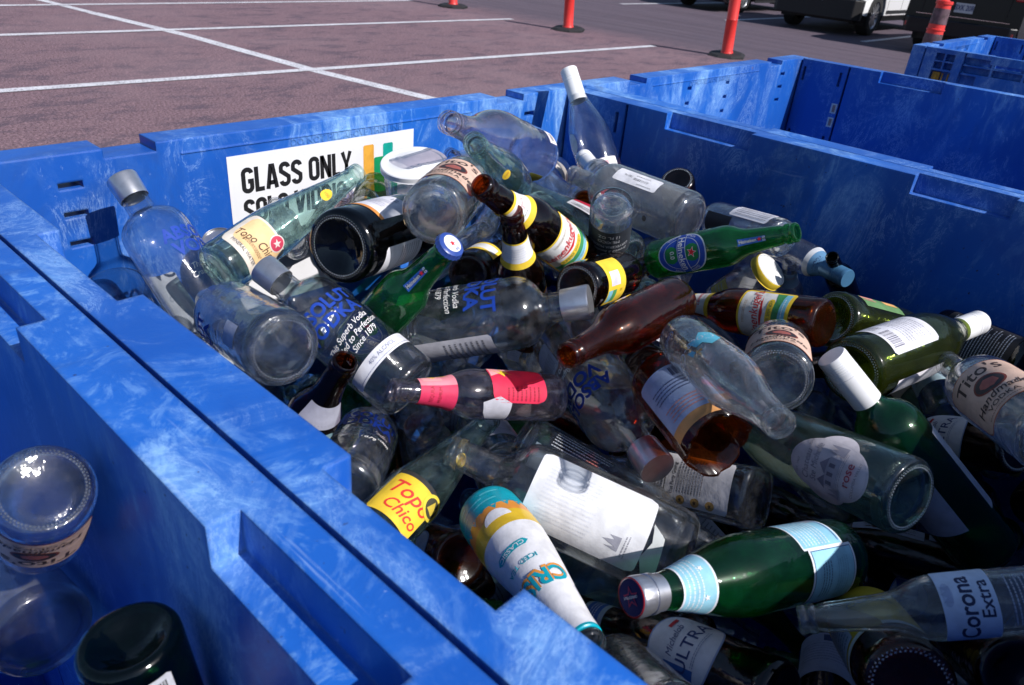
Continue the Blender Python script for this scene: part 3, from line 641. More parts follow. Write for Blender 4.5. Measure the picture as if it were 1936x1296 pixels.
# ================================================================== VEHICLES
TYRE = simple('tyre_rubber', (.014, .014, .015), .8, var=.3, vscale=20); RIM = simple('alloy_rim', (.45, .46, .48), .3, .8); DARKP = simple('black_bumper_plastic', (.008, .008, .010), .6, var=.2)
WINDOW = simple('dark_window_glass', (.01, .012, .015), .05, 0, .8); LAMP = simple('headlight_lens', (.55, .57, .6), .1, 0, .8, coat=1); REDL = simple('tail_light_lens', (.35, .01, .015), .15, 0, .8, coat=1); CHROME = simple('chrome', (.7, .7, .72), .12, 1.)
def vehicle(name, label, x, y, rz, body, L=4.9, Wd=1.86, h0=.34, hood=1.08, top=1.82, wr=.39, front_black=True, kind='pickup', plate='ARK 4A18', rear_first=False):
    e = empty(name, label, 'car' if kind != 'pickup' else 'pickup truck'); e.location = (x, y, 0); e.rotation_euler = (0, 0, rz)
    fx, rx = .92, L-1.15
    def arch(cx, n=10): return [(cx+(wr+.09)*math.cos(R(180-180*i/n)), wr-.02+(wr+.09)*math.sin(R(180-180*i/n))) for i in range(n+1)]
    if kind == 'pickup': up = [(L, h0+.1), (L, hood+.02), (3.05, hood+.06), (2.95, top-.12), (2.75, top), (1.85, top), (1.30, hood+.08), (.35, hood-.03), (.06, hood-.16), (.0, h0+.42), (.0, h0+.06)]
    else: up = [(L, h0+.15), (L-.02, hood+.05), (L-.28, top-.1), (L-.55, top), (2.1, top), (1.35, hood+.06), (.35, hood-.05), (.05, hood-.18), (.0, h0+.38), (.0, h0+.06)]
    prof = [(.16, h0)]+arch(fx)+arch(rx)+[(L-.1, h0)]+up[0:]
    n = len(prof); m_ = MB(); vs = []
    for side in (-1, 1):
        for px, pz in prof:
            t = 1 if pz < hood else 1-.26*(pz-hood)/(top-hood); corner = .0
            if px < .12: corner = .10
            elif px < .4: corner = .03
            vs.append((px, side*(Wd/2-corner)*t, pz))
    tr = tessellate_polygon([[Vector((a, b, 0)) for a, b in prof]])
    fs = [tuple(t)[::-1] for t in tr]+[tuple(n+i for i in t) for t in tr]+[(i, (i+1) % n, n+(i+1) % n, n+i) for i in range(n)]
    m_.add(vs, fs, body); o = m_.build('body', e); bv = o.modifiers.new('edge', 'BEVEL'); bv.width = .075; bv.segments = 4; bv.limit_method = 'ANGLE'; bv.angle_limit = R(28)
    # glazing
    for s in (-1, 1):
        a, b, zb, zt = (1.62, 2.78, hood+.13, top-.12) if kind == 'pickup' else (1.75, L-.62, hood+.12, top-.12)
        def yy(z): return s*(Wd/2*(1-.26*(z-hood)/(top-hood))+.006)
        g_ = MB(); g_.face([(a, yy(zb), zb), (b, yy(zb), zb), (b-.12, yy(zt), zt), (a+.42, yy(zt), zt)], WINDOW); g_.build('side_window', e)
    g_ = MB(); xa, xb = (1.33, 1.82) if kind == 'pickup' else (1.38, 2.06)
    q = lambda z: Wd/2*(1-.26*(z-hood)/(top-hood))-.10
    g_.face([(xa-.015, -q(hood+.1), hood+.11), (xb-.02, -q(top-.05), top-.05), (xb-.02, q(top-.05), top-.05), (xa-.015, q(hood+.1), hood+.11)], WINDOW); g_.build('windshield', e)
    # bumpers, lamps, plate
    def slab(nm, x0, x1, z0, z1, w_, m, cut=.12, par=e, inset=0):
        b_ = MB(); P_ = [(x0+cut, -w_/2), (x0, -w_/2+cut), (x0, w_/2-cut), (x0+cut, w_/2), (x1, w_/2), (x1, -w_/2)]; k = len(P_)
        if x0 > x1: P_ = [(x0-cut, -w_/2), (x0, -w_/2+cut), (x0, w_/2-cut), (x0-cut, w_/2), (x1, w_/2), (x1, -w_/2)]
        vs = [(a, b, z0) for a, b in P_]+[(a, b, z1) for a, b in P_]
        b_.add(vs, [tuple(range(k))[::-1], tuple(range(k, 2*k))]+[(i, (i+1) % k, k+(i+1) % k, k+i) for i in range(k)], m); o = b_.build(nm, par)
        v = o.modifiers.new('edge', 'BEVEL'); v.width = .02; v.segments = 2; return o
    slab('front_bumper', -.07, .20, .30, h0+.26, Wd-.02, DARKP)
    slab('front_bumper_trim', -.05, .18, h0+.262, h0+.36, Wd-.06, body, .16)
    g_ = MB(); g_.box((-.045, -.52, h0+.365), (.04, .52, hood-.17), DARKP)
    for i in range(4): g_.box((-.06, -.48, h0+.40+i*.075), (-.045, .48, h0+.425+i*.075), CHROME if kind != 'pickup' else DARKP)
    g_.build('grille', e)
    for s in (-1, 1):
        g_ = MB(); y0, y1 = sorted((s*.56, s*(Wd/2-.03))); g_.box((-.02, y0, hood-.36), (.16, y1, hood-.20), LAMP); o = g_.build('headlight', e); v = o.modifiers.new('edge', 'BEVEL'); v.width = .025; v.segments = 3
        g_ = MB(); y0, y1 = sorted((s*(Wd/2-.22), s*(Wd/2-.02))); g_.box((L-.12, y0, hood-.05), (L+.012, y1, hood+.22), REDL if s else LAMP); o = g_.build('tail_light', e); v = o.modifiers.new('edge', 'BEVEL'); v.width = .03; v.segments = 3
        g_ = MB(); y0, y1 = sorted((s*(Wd/2-.2), s*(Wd/2-.06))); g_.box((L-.04, y0, .46), (L+.07, y1, .53), REDL); g_.build('reflector', e)
        # wheel wells
        for cx in (fx, rx):
            g_ = MB(); nn = 14; A = [(cx+(wr+.10)*math.cos(R(200-220*i/nn)), wr-.02+(wr+.10)*math.sin(R(200-220*i/nn))) for i in range(nn+1)]
            ya, yb = s*(Wd/2-.03), s*(Wd/2-.34)
            for i in range(nn): g_.face([(A[i][0], ya, A[i][1]), (A[i+1][0], ya, A[i+1][1]), (A[i+1][0], yb, A[i+1][1]), (A[i][0], yb, A[i][1])], DARKP)
            g_.face([(a, yb, b) for a, b in A], DARKP); g_.build('wheel_arch', e)
            # wheel: tyre > rim
            tm = MB(); tp = [(-.125, wr-.14), (-.13, wr-.04), (-.11, wr-.008), (-.06, wr), (.06, wr), (.11, wr-.008), (.13, wr-.04), (.125, wr-.14)]
            tm.lathe([(z, r) for z, r in tp], TYRE, 40, shape=lambda a, r_, z: r_*(1-(.010 if r_ > wr-.01 and math.sin(a*30+z*40) > .4 else 0))); tm.lathe([(.05, wr-.15), (.05, .001)], DARKP, 30)
            wo = tm.build('wheel', e); wo.location = (cx, s*(Wd/2-.14), wr); wo.rotation_euler = (R(90)*-s, 0, 0)
            rm = MB(); rr = wr-.13; rm.lathe([(.10, rr+.012), (.118, rr), (.10, rr-.02), (.07, rr-.03)], RIM, 36)
            for i in range(6):
                a = i*math.pi/3; c_, s_ = math.cos(a), math.sin(a)
                for o2 in (-.035, .035):
                    pp = [(.045, o2*.5-.014), (rr-.02, o2*1.5-.016), (rr-.02, o2*1.5+.016), (.045, o2*.5+.014)]
                    rm.add([(x_*c_-y_*s_, x_*s_+y_*c_, zz) for zz in (.085, .105) for x_, y_ in pp], [(0,1,2,3), (7,6,5,4), (0,4,5,1), (1,5,6,2), (2,6,7,3), (3,7,4,0)], RIM)
            rm.lathe([(.08, .07), (.11, .06), (.112, 0)], RIM, 20); rm.build('rim', wo)
        g_ = MB(); g_.box((1.5, min(s*(Wd/2+.02), s*(Wd/2+.24)), hood+.06), (1.62, max(s*(Wd/2+.02), s*(Wd/2+.24)), hood+.24), DARKP); o = g_.build('mirror', e); v = o.modifiers.new('edge', 'BEVEL'); v.width = .03; v.segments = 3
        g_ = MB(); yy_ = s*(Wd/2+.012)
        for xx in (2.1, 2.75): g_.box((xx, min(yy_, s*Wd/2), hood-.14), (xx+.17, max(yy_, s*Wd/2), hood-.11), DARKP)
        g_.build('door_handle', e)
        g_ = MB()
        for xx in (1.50, 2.38, 3.06): g_.box((xx, min(s*(Wd/2+.002), s*(Wd/2-.004)), h0+.08), (xx+.012, max(s*(Wd/2+.002), s*(Wd/2-.004)), hood+.05), DARKP)
        g_.box((1.48, min(s*(Wd/2+.008), s*(Wd/2-.004)), h0+.0), (rx-.55, max(s*(Wd/2+.008), s*(Wd/2-.004)), h0+.07), DARKP); g_.build('door_seam', e)
    slab('rear_bumper', L+.10, L-.14, .36, h0+.22, Wd-.04, DARKP if kind == 'pickup' else body, .10)
    def plate_at(px, s):
        g_ = MB(); g_.box((min(px, px+s*.008), -.155, h0+.36 if s > 0 and kind != 'pickup' else h0+.20), (max(px, px+s*.008), .155, h0+.52 if s > 0 and kind != 'pickup' else h0+.36), paper((.50, .52, .56)))
        v, f = text_geo(plate, .02); z_ = (h0+.44 if s > 0 and kind != 'pickup' else h0+.28)
        g_.add([(px+s*.0095, s*a*.085, z_+b*.12) for a, b in v], f, paper((.03, .05, .15))); g_.build('license_plate', e)
    plate_at(-.07, -1); plate_at(L+(.105 if kind == 'pickup' else .004), 1)
    if kind != 'pickup':
        g_ = MB(); g_.box((L-.0, -.62, hood-.02), (L+.006, .62, hood-.008), CHROME); g_.box((L-.0, -.78, h0+.28), (L+.006, .78, h0+.288), CHROME); g_.build('tailgate_trim', e)
        g_ = MB(); g_.box((L-.03, -.70, h0+.24), (L+.003, -.688, hood+.02), DARKP); g_.box((L-.03, .688, h0+.24), (L+.003, .70, hood+.02), DARKP); g_.build('tailgate_seam', e)
        g_ = MB(); g_.face([(L+.0, -.62, hood+.12), (L-.19, -.55, top-.2), (L-.19, .55, top-.2), (L+.0, .62, hood+.12)], WINDOW); g_.build('rear_window', e)
    # underbody keeps the ground under the vehicle dark
    g_ = MB(); g_.box((.35, -Wd/2+.22, .24), (L-.35, Wd/2-.22, h0+.20), DARKP); g_.build('chassis', e)
    return e
WPAINT = simple('white_car_paint', (.78, .79, .80), .25, 0, .5, coat=.8); GPAINT = simple('dark_grey_car_paint', (.005, .006, .010), .35, 0, .25, coat=.12); BPAINT = simple('black_car_paint', (.018, .019, .022), .25, .2, .5, coat=.9)
_v = vehicle('parked_pickup', 'white pickup truck with black bumper facing the stalls', 17.95, 6.36, 0, WPAINT, L=5.4, Wd=1.88, kind='pickup', wr=.40, h0=.42, plate='ARK 4A18'); _v.scale = (1.08, 1.08, 1.08)
_v = vehicle('parked_suv', 'dark grey vehicle parked tail first behind the orange channelizer', 16.75+4.99, 3.06, math.pi, GPAINT, L=4.75, Wd=1.92, kind='suv', wr=.39, h0=.40, plate='BXK 20R'); _v.scale = (1.05, 1.05, 1.05)
vehicle('parked_car', 'black car left of the white pickup with only its wheels in view', 19.1, 10.05, 0, BPAINT, L=4.7, Wd=1.84, kind='suv', wr=.35, h0=.24, hood=.98, top=1.62, plate='CVL 871')
# ================================================================== BOTTLES
# key: kind, base point (m), axis base->mouth, direction the front faces, size factor
PLACE = {
'vodka_back': ('vodka', (0.2089,-0.2894,1.0659), (-0.1102,0.7183,0.6870), (-0.4105,-0.6624,0.6267), 1.008),
'vodka_ring': ('vodka', (0.1606,-0.5115,1.1665), (0.1373,0.9737,-0.1819), (-0.6668,0.2267,0.7099), 0.949),
'vodka_super': ('vodka', (0.2831,-0.5605,1.0931), (-0.2282,0.8945,0.3844), (-0.6188,-0.4381,0.6520), 0.954),
'vodka_flat': ('vodka', (0.3606,-0.4356,1.0861), (0.4997,-0.7990,0.3345), (-0.8488,-0.3745,0.3733), 1.069),
'vodka_mid': ('vodka', (0.5343,-0.5704,1.0753), (-0.4327,-0.8975,-0.0858), (-0.5795,0.2040,0.7891), 1.072),
'vodka_wall': ('vodka', (0.1882,-0.5555,0.9958), (0.7208,0.6525,-0.2338), (0.4039,-0.1214,0.9067), 1.000),
'topo_big': ('topo', (0.2071,-0.2909,1.1596), (0.9479,0.1705,0.2690), (-0.0101,-0.8281,0.5604), 0.999),
'champ_dark': ('champ', (0.2960,-0.4143,1.2095), (0.9331,0.3306,-0.1414), (0.3582,-0.8208,0.4449), 1.006),
'titos_top': ('titos', (0.3652,-0.4957,1.2600), (0.8331,0.5502,-0.0572), (0.3838,-0.5005,0.7760), 0.880),
'candle': ('candle', (0.5870,-0.2203,1.1232), (-0.2019,-0.0921,0.9751), (-0.6033,-0.7725,-0.1980), 1.000),
'burg_clear': ('burg', (0.8767,-0.2076,1.1817), (-0.8996,-0.2816,0.3337), (0.2491,-0.9587,-0.1375), 1.174),
'topo_small': ('topo', (0.7110,-0.3036,1.1796), (-0.7764,-0.4344,0.4567), (0.1339,-0.8217,-0.5540), 1.068),
'rose_wine': ('burg', (1.0331,-0.2957,1.0644), (0.1520,0.6242,0.7664), (-0.7784,-0.4023,0.4820), 1.031),
'cap_wine': ('slim', (0.8821,-0.4175,1.1412), (0.5335,0.8401,0.0983), (-0.6431,0.3274,0.6922), 0.975),
'rib_left': ('slim', (0.8794,-0.3338,1.1021), (0.4029,0.9140,0.0469), (-0.7423,0.2964,0.6010), 1.023),
'rib_right': ('slim', (0.8922,-0.2703,1.0645), (-0.3898,-0.6281,0.6734), (-0.8468,-0.0429,-0.5301), 0.965),
'gin_frost': ('gin', (0.7828,-0.5919,1.1938), (0.0520,0.9984,0.0226), (-0.9297,0.0402,0.3661), 0.880),
'modelo': ('corona', (0.6143,-0.5645,1.2453), (0.4823,0.2823,-0.8293), (-0.6697,-0.4915,-0.5568), 0.944),
'amber_up': ('beer', (1.0003,-0.4363,1.1774), (0.6004,0.0896,-0.7947), (-0.5951,-0.6137,-0.5188), 1.000),
'heine_main': ('heine', (0.7079,-0.5863,1.1492), (0.0410,-0.8799,0.4734), (-0.9915,0.0229,0.1283), 0.889),
'yellow_jar': ('jar', (0.9962,-0.5703,0.9853), (0.0411,-0.6218,0.7821), (-0.9981,-0.0613,0.0036), 0.983),
'foil_small': ('slim', (1.1304,-0.6538,0.9043), (-0.4704,-0.0305,0.8819), (-0.7929,-0.4241,-0.4376), 0.894),
'bluecap': ('slim', (1.1026,-0.5557,1.0930), (-0.3727,-0.9276,0.0254), (-0.8469,0.3512,0.3992), 0.920),
'clear_shelf': ('slim', (0.8852,-0.6923,1.1751), (0.4139,0.8954,-0.1643), (-0.8509,0.4446,0.2797), 1.001),
'shandy_right': ('beer', (0.7469,-0.8265,1.1348), (0.1365,0.9487,-0.2851), (-0.9287,0.2227,0.2965), 1.067),
'amber_bare': ('beer', (0.5956,-0.6911,1.1605), (-0.9977,-0.0511,0.0446), (0.0677,-0.7097,0.7012), 1.001),
'olive_base': ('burg', (0.8019,-0.8167,1.1207), (0.8751,-0.3816,-0.2978), (-0.3143,-0.9158,0.2499), 0.940),
'olive_cap': ('burg', (0.7013,-0.8847,1.1079), (0.9733,-0.2296,-0.0048), (-0.1515,-0.6577,0.7379), 1.034),
'green_cap': ('bord', (0.6898,-1.0890,0.9711), (-0.3053,0.6858,0.6606), (-0.8197,-0.5424,0.1842), 0.989),
'chateau': ('burg', (0.5357,-1.0150,1.0890), (0.3252,0.9099,-0.2574), (-0.7772,0.4123,0.4754), 0.996),
'titos_base': ('titos', (0.5195,-0.8617,1.1584), (0.9052,0.3573,-0.2300), (0.1334,0.2749,0.9522), 0.880),
'coke': ('coke', (0.4827,-0.7657,1.1785), (-0.6171,-0.7657,0.1812), (-0.5425,0.5808,0.6069), 0.918),
'broken': ('bomber', (0.4814,-0.7481,1.1226), (-0.4805,-0.8766,-0.0253), (-0.6079,0.3121,0.7301), 0.956),
'red_label': ('beer', (0.4266,-0.6510,1.0682), (-0.9081,0.3234,0.2660), (-0.1669,-0.8621,0.4784), 0.911),
'black_neck': ('beer', (0.2046,-0.4127,0.9409), (0.0778,-0.4974,0.8641), (-0.8420,-0.4969,-0.2102), 0.992),
'topo_wall': ('topo', (0.1425,-0.6452,1.0037), (0.9668,0.2524,0.0394), (0.1009,-0.5192,0.8487), 1.021),
'tea': ('tea', (0.2604,-0.7068,1.0281), (-0.4018,-0.8893,0.2184), (-0.3984,0.3845,0.8328), 0.880),
'frost_label': ('gin', (0.3939,-0.8634,0.9918), (-0.3961,0.8969,0.1964), (-0.6326,-0.4216,0.6496), 1.009),
'white_text': ('slim', (0.3931,-0.6330,1.0159), (0.2594,-0.9448,-0.2002), (-0.6940,-0.3265,0.6416), 1.095),
'square_white': ('square', (0.4964,-0.8882,1.0268), (0.0182,0.9377,-0.3469), (-0.8455,0.1996,0.4953), 0.843),
'pellegrino': ('pelle', (0.4544,-0.9872,1.0467), (-0.9221,0.3215,0.2152), (-0.0514,-0.6532,0.7554), 0.914),
'corona': ('corona', (0.4096,-1.1499,1.1589), (-0.5531,0.7592,-0.3430), (-0.6829,-0.1775,0.7086), 0.793),
'tra_amber': ('beer', (0.2915,-1.0150,1.0162), (0.1038,0.9113,-0.3984), (-0.6848,0.3560,0.6359), 1.052),
'clear_bottom': ('slim', (0.1716,-0.9774,1.0691), (0.5207,0.5982,-0.6092), (-0.2469,0.7885,0.5633), 0.949),
'long_dark': ('beer', (0.7162,-1.1091,0.9216), (-0.2256,0.9660,-0.1261), (-0.7953,-0.1078,0.5966), 0.993),
'ultra_deep': ('beer', (0.6594,-0.9731,0.8558), (0.7168,-0.6626,-0.2171), (-0.4107,-0.6528,0.6365), 1.079),
'yellow_label': ('beer', (0.3136,-1.0869,1.0836), (0.7937,0.3772,-0.4773), (-0.0160,0.7973,0.6034), 1.103),
'white_paper': ('beer', (0.3928,-1.0406,0.9077), (0.9133,0.2570,-0.3159), (0.2288,0.3177,0.9202), 1.000),
'ultra_right': ('beer', (0.7729,-1.0710,1.0619), (0.4445,0.7503,-0.4894), (-0.7853,0.5892,0.1901), 0.991),
'titos_right': ('titos', (0.6373,-1.1007,1.1569), (0.7846,0.5868,-0.2001), (-0.4601,0.7674,0.4466), 0.920),
'black_print': ('square', (0.9953,-1.0459,1.0679), (0.6052,0.7729,-0.1907), (-0.6992,0.6306,0.3369), 0.970),
'mayi_clear': ('slim', (0.8762,-0.9864,1.0147), (0.8918,0.4485,-0.0602), (-0.2404,0.5822,0.7767), 1.058),
'green_deep': ('burg', (0.9438,-1.0317,0.9533), (0.6501,0.7485,-0.1308), (-0.6020,0.6124,0.5125), 1.000),
'topo_green': ('topo', (0.7172,-0.5404,1.1343), (0.1841,0.9776,0.1024), (-0.8440,0.1038,0.5262), 1.116),
'shandy_left': ('beer', (0.6170,-0.5193,1.1521), (-0.8230,0.0143,0.5679), (-0.1301,-0.9778,-0.1640), 1.054),
'shandy_up': ('beer', (0.5423,-0.5102,1.0462), (-0.3842,-0.0981,0.9180), (-0.6011,-0.7282,-0.3294), 1.002),
'amber_base': ('beer', (0.5023,-0.6061,1.1716), (0.9676,0.1715,-0.1851), (0.2455,-0.8089,0.5343), 1.024),
'amber_base2': ('beer', (0.5006,-0.4232,1.1229), (0.8658,0.4687,-0.1752), (0.4474,-0.5683,0.6905), 1.000),
'heine_small': ('heine', (0.3087,-0.4249,1.0828), (0.1175,-0.6185,0.7769), (-0.9218,-0.3590,-0.1464), 0.927),
'clear_mouth': ('corona', (0.6255,-0.1904,1.0143), (-0.1868,-0.7704,0.6096), (-0.9566,0.0014,-0.2913), 1.000),
'amber_neck': ('beer', (0.9155,-0.3045,0.9896), (-0.5709,-0.4039,0.7148), (-0.5735,-0.4268,-0.6992), 1.154),
'amber_back': ('beer', (0.7701,-0.3844,1.1123), (0.3187,0.9464,0.0528), (-0.7775,0.2291,0.5857), 0.986),
'jar_wall': ('candle', (0.1750,-0.0983,0.9943), (-0.3232,-0.1777,0.9295), (-0.1031,-0.9697,-0.2213), 0.951),
'jar_wall2': ('candle', (0.2085,-0.1520,0.9361), (-0.3446,-0.1811,0.9211), (-0.1057,-0.9675,-0.2297), 0.969),
'can_top': ('can', (0.3285,-0.0876,1.0294), (-0.2888,-0.3102,0.9057), (-0.2891,-0.8736,-0.3914), 0.841),
'lid_wall': ('candle', (0.1793,-0.2007,0.9546), (0.2857,-0.6160,0.7341), (-0.8666,-0.4931,-0.0764), 0.762),
'tan_glass': ('jar', (0.5575,-0.1324,1.0978), (0.6370,0.6286,0.4461), (-0.1899,-0.4329,0.8812), 0.780),
'cup_clear': ('jar', (0.5430,-0.1223,1.0791), (-0.2068,-0.5132,0.8330), (-0.6519,-0.5626,-0.5085), 0.733),
'pink_bottle': ('slim', (0.4939,-0.0725,1.0741), (-0.2190,-0.7557,0.6173), (-0.8125,-0.2090,-0.5441), 0.779),
'cap_topo': ('slim', (0.4518,-0.0730,1.0560), (-0.4956,-0.5337,0.6852), (-0.0743,-0.7600,-0.6457), 0.736),
'foil_back': ('slim', (0.8947,-0.0856,1.1066), (-0.8581,-0.3016,0.4156), (0.2203,-0.9473,-0.2325), 0.862),
'jug_clear': ('vodka', (0.9102,-0.1853,1.1043), (0.8874,0.4530,-0.0859), (0.3701,-0.5887,0.7187), 1.038),
'crushed': ('jar', (0.4327,-0.4539,0.8257), (-0.2621,0.0591,0.9632), (-0.4977,-0.8634,-0.0824), 0.916),
'dark_deep': ('beer', (0.3788,-0.4337,0.8129), (0.5428,0.8243,-0.1608), (-0.0563,0.2268,0.9723), 1.083),
'amber_tea': ('beer', (0.2481,-0.6847,0.9538), (0.2435,0.7950,-0.5556), (-0.6731,0.5510,0.4934), 1.002),
'paper_white': ('bord', (0.3861,-0.6243,0.9564), (0.5595,0.7503,-0.3522), (-0.2119,0.5403,0.8144), 1.068),
'label_eight': ('beer', (0.5602,-0.6910,1.0731), (0.8043,0.5704,-0.1665), (-0.0404,0.3320,0.9424), 1.000),
'green_shadow': ('champ', (0.3813,-0.2924,0.8873), (0.8006,0.5159,-0.3049), (0.5676,-0.4897,0.6618), 1.000),
'box_tan': ('square', (0.8623,-0.5917,0.7627), (0.7659,0.6085,-0.2075), (-0.1225,0.4549,0.8821), 1.000),
'black_stub': ('beer', (1.1410,-0.7350,1.0221), (-0.7783,0.0236,0.6274), (-0.4736,-0.6781,-0.5620), 0.740),
'clear_under': ('vodka', (0.5425,-0.6076,0.6934), (0.9003,0.1620,-0.4041), (0.4246,-0.5323,0.7324), 1.001),
'green_under': ('burg', (0.3784,-0.8557,0.9149), (0.3080,0.7816,-0.5424), (-0.6439,0.5910,0.4859), 1.011),
'dark_corner': ('bord', (0.3680,-1.1425,1.0994), (0.7638,0.2537,-0.5934), (-0.1438,0.9633,0.2267), 0.763),
'bin_base': ('titos', (-0.0869,-0.6290,1.2054), (0.0427,0.6274,-0.7776), (-0.4098,-0.6988,-0.5863), 0.748),
'bin_clear': ('vodka', (-0.0950,-0.5229,0.9800), (-0.0348,0.9826,-0.1823), (-0.2196,0.1705,0.9606), 1.000),
'bin_green': ('burg', (-0.0881,-0.7393,1.1641), (0.0718,-0.0803,-0.9942), (-0.1583,-0.9850,0.0682), 0.724),
'fill_00': ('burg', (0.5941,-0.7333,0.8715), (0.1650,-0.8311,-0.5311), (-0.6913,-0.4815,0.5388), 0.919),
'fill_01': ('heine', (0.6655,-0.4707,0.8036), (-0.7897,0.6127,-0.0314), (-0.5051,-0.6203,0.6001), 0.786),
'fill_02': ('gin', (0.6727,-0.0990,0.9471), (-0.8492,-0.0178,-0.5278), (-0.3578,-0.7157,0.5998), 0.837),
'fill_03': ('slim', (0.2392,-0.2752,0.8741), (-0.7201,0.6938,0.0061), (-0.5460,-0.5720,0.6121), 0.837),
'fill_04': ('beer', (0.2838,-0.7237,0.8217), (-0.2468,-0.9617,-0.1194), (-0.4283,-0.0023,0.9036), 0.740),
'fill_05': ('beer', (1.0837,-0.7606,0.9136), (-0.7372,0.6716,-0.0736), (-0.5991,-0.5995,0.5307), 0.780),
'fill_06': ('slim', (0.7787,-0.7853,0.9221), (-0.0917,-0.9138,-0.3957), (-0.8030,-0.1671,0.5721), 0.817),
'fill_07': ('burg', (0.4199,-0.1545,0.9227), (-0.8408,-0.1074,0.5305), (0.2186,-0.9640,0.1512), 0.718),
'fill_08': ('vodka', (0.9346,-0.6755,0.8600), (0.9558,0.2939,0.0098), (0.0192,-0.0954,0.9953), 0.898),
'fill_09': ('coke', (0.9812,-1.0480,0.9144), (0.8977,-0.2102,-0.3872), (-0.0345,-0.9097,0.4138), 0.662),
'fill_10': ('heine', (1.0438,-0.8683,0.7716), (-0.6714,-0.4190,0.6113), (-0.6183,0.7715,-0.1503), 0.893),
'fill_11': ('slim', (0.7230,-0.2029,0.8228), (0.9287,0.3495,0.1240), (0.0800,-0.5154,0.8532), 0.693),
'fill_12': ('beer', (0.5273,-0.2632,0.9238), (0.5957,0.7499,-0.2879), (0.0777,0.3030,0.9498), 0.698),
'fill_13': ('beer', (0.6181,-0.6856,0.8210), (-0.8033,0.1776,0.5685), (-0.0112,-0.9588,0.2837), 0.808),
'fill_14': ('beer', (0.8497,-1.0933,0.8591), (0.9317,0.3629,0.0148), (-0.1838,0.4358,0.8811), 0.957),
'fill_15': ('beer', (1.0712,-0.5109,0.8274), (-0.8283,-0.5581,-0.0483), (-0.1880,0.1958,0.9625), 0.846),
'fill_16': ('slim', (1.0994,-0.7802,0.8570), (-0.2929,-0.9445,0.1489), (-0.8278,0.3284,0.4548), 0.730),
'fill_17': ('heine', (0.1591,-0.6035,0.9106), (0.7900,-0.4805,-0.3808), (-0.1429,-0.7483,0.6477), 0.811),
'fill_18': ('corona', (1.0709,-0.3510,1.0093), (-0.1746,-0.9033,-0.3918), (-0.8116,-0.0933,0.5768), 0.789),
'fill_19': ('corona', (0.9471,-0.3922,0.9321), (0.4242,0.8818,0.2062), (-0.6528,0.1399,0.7445), 0.891),
'fill_20': ('beer', (0.4250,-0.8813,0.8861), (-0.8238,-0.5179,-0.2307), (-0.2882,0.0322,0.9570), 0.825),
'fill_21': ('jar', (1.0629,-0.1105,0.9755), (0.0062,-0.5689,-0.8224), (-0.7388,-0.5568,0.3796), 0.947),
'fill_22': ('jar', (0.9482,-0.3344,0.8647), (-0.6849,-0.2244,0.6932), (-0.2838,-0.7941,-0.5374), 0.673),
'fill_23': ('slim', (1.0983,-0.4634,0.9122), (-0.0090,-0.8958,-0.4444), (-0.8321,-0.2397,0.5002), 0.729),
'fill_24': ('coke', (0.6075,-0.4911,0.9685), (0.4769,0.7732,-0.4180), (-0.7072,0.6199,0.3399), 0.975),
'fill_25': ('coke', (0.3185,-0.1628,0.9194), (0.3076,0.2197,-0.9258), (-0.2612,-0.9161,-0.3042), 0.896),
'fill_26': ('beer', (0.6542,-0.5193,0.9438), (-0.5103,-0.8577,-0.0629), (-0.4898,0.2298,0.8410), 0.781),
'fill_27': ('gin', (0.8772,-0.8092,0.8178), (0.9457,0.2500,0.2078), (-0.2008,-0.0536,0.9782), 0.874),
'fill_28': ('heine', (1.0800,-0.3709,0.7993), (-0.3042,0.6354,0.7097), (-0.7143,-0.6450,0.2714), 0.693),
'fill_29': ('coke', (0.8130,-0.1797,1.0914), (-0.8471,-0.5100,-0.1494), (0.0793,-0.3994,0.9133), 0.711),
'fill_30': ('beer', (0.6798,-0.7609,0.8702), (0.0354,-0.9956,0.0863), (-0.8012,0.0234,0.5979), 0.772),
'fill_31': ('slim', (0.8605,-0.2941,0.8955), (-0.9659,-0.2208,0.1354), (0.2541,-0.7066,0.6604), 0.833),
'fill_32': ('coke', (0.2436,-0.3236,0.8672), (-0.0997,-0.9825,0.1573), (-0.5114,0.1862,0.8389), 0.846),
'fill_33': ('topo', (0.6102,-0.6500,0.8032), (-0.8941,0.4329,0.1147), (-0.2499,-0.6948,0.6744), 0.709),
'fill_34': ('heine', (0.8080,-0.0989,0.9420), (-0.6256,-0.4890,0.6079), (-0.1634,-0.6798,-0.7149), 0.696),
'fill_35': ('topo', (0.7915,-0.5363,1.0569), (0.7649,0.2752,-0.5824), (-0.2159,-0.7423,-0.6343), 0.695),
'fill_36': ('beer', (0.5054,-1.1403,0.8419), (-0.7510,0.6493,-0.1200), (-0.3857,-0.2839,0.8778), 0.958),
'fill_37': ('slim', (0.2279,-1.1260,0.8214), (-0.2942,0.8598,0.4174), (-0.3862,-0.5064,0.7709), 0.950),
'fill_38': ('slim', (0.6458,-0.2030,0.8083), (-0.5924,-0.7848,0.1823), (-0.0792,0.2819,0.9562), 0.868),
'fill_39': ('heine', (0.0822,-0.6938,0.8259), (0.4386,0.8506,0.2899), (-0.1839,-0.2309,0.9555), 0.769),
'fill_40': ('corona', (0.1436,-0.4606,0.9435), (0.0557,-0.5391,-0.8404), (-0.3389,-0.8019,0.4919), 0.687),
'fill_41': ('heine', (0.7246,-0.9725,0.9448), (0.9710,-0.1290,-0.2013), (0.1095,-0.5086,0.8540), 0.785),
'fill_42': ('slim', (0.6353,-0.3924,0.7864), (-0.4732,0.8803,-0.0339), (-0.7234,-0.3663,0.5852), 0.922),
'fill_43': ('coke', (0.8635,-1.0035,0.7785), (0.6466,-0.7572,0.0924), (-0.5866,-0.4162,0.6947), 0.749),
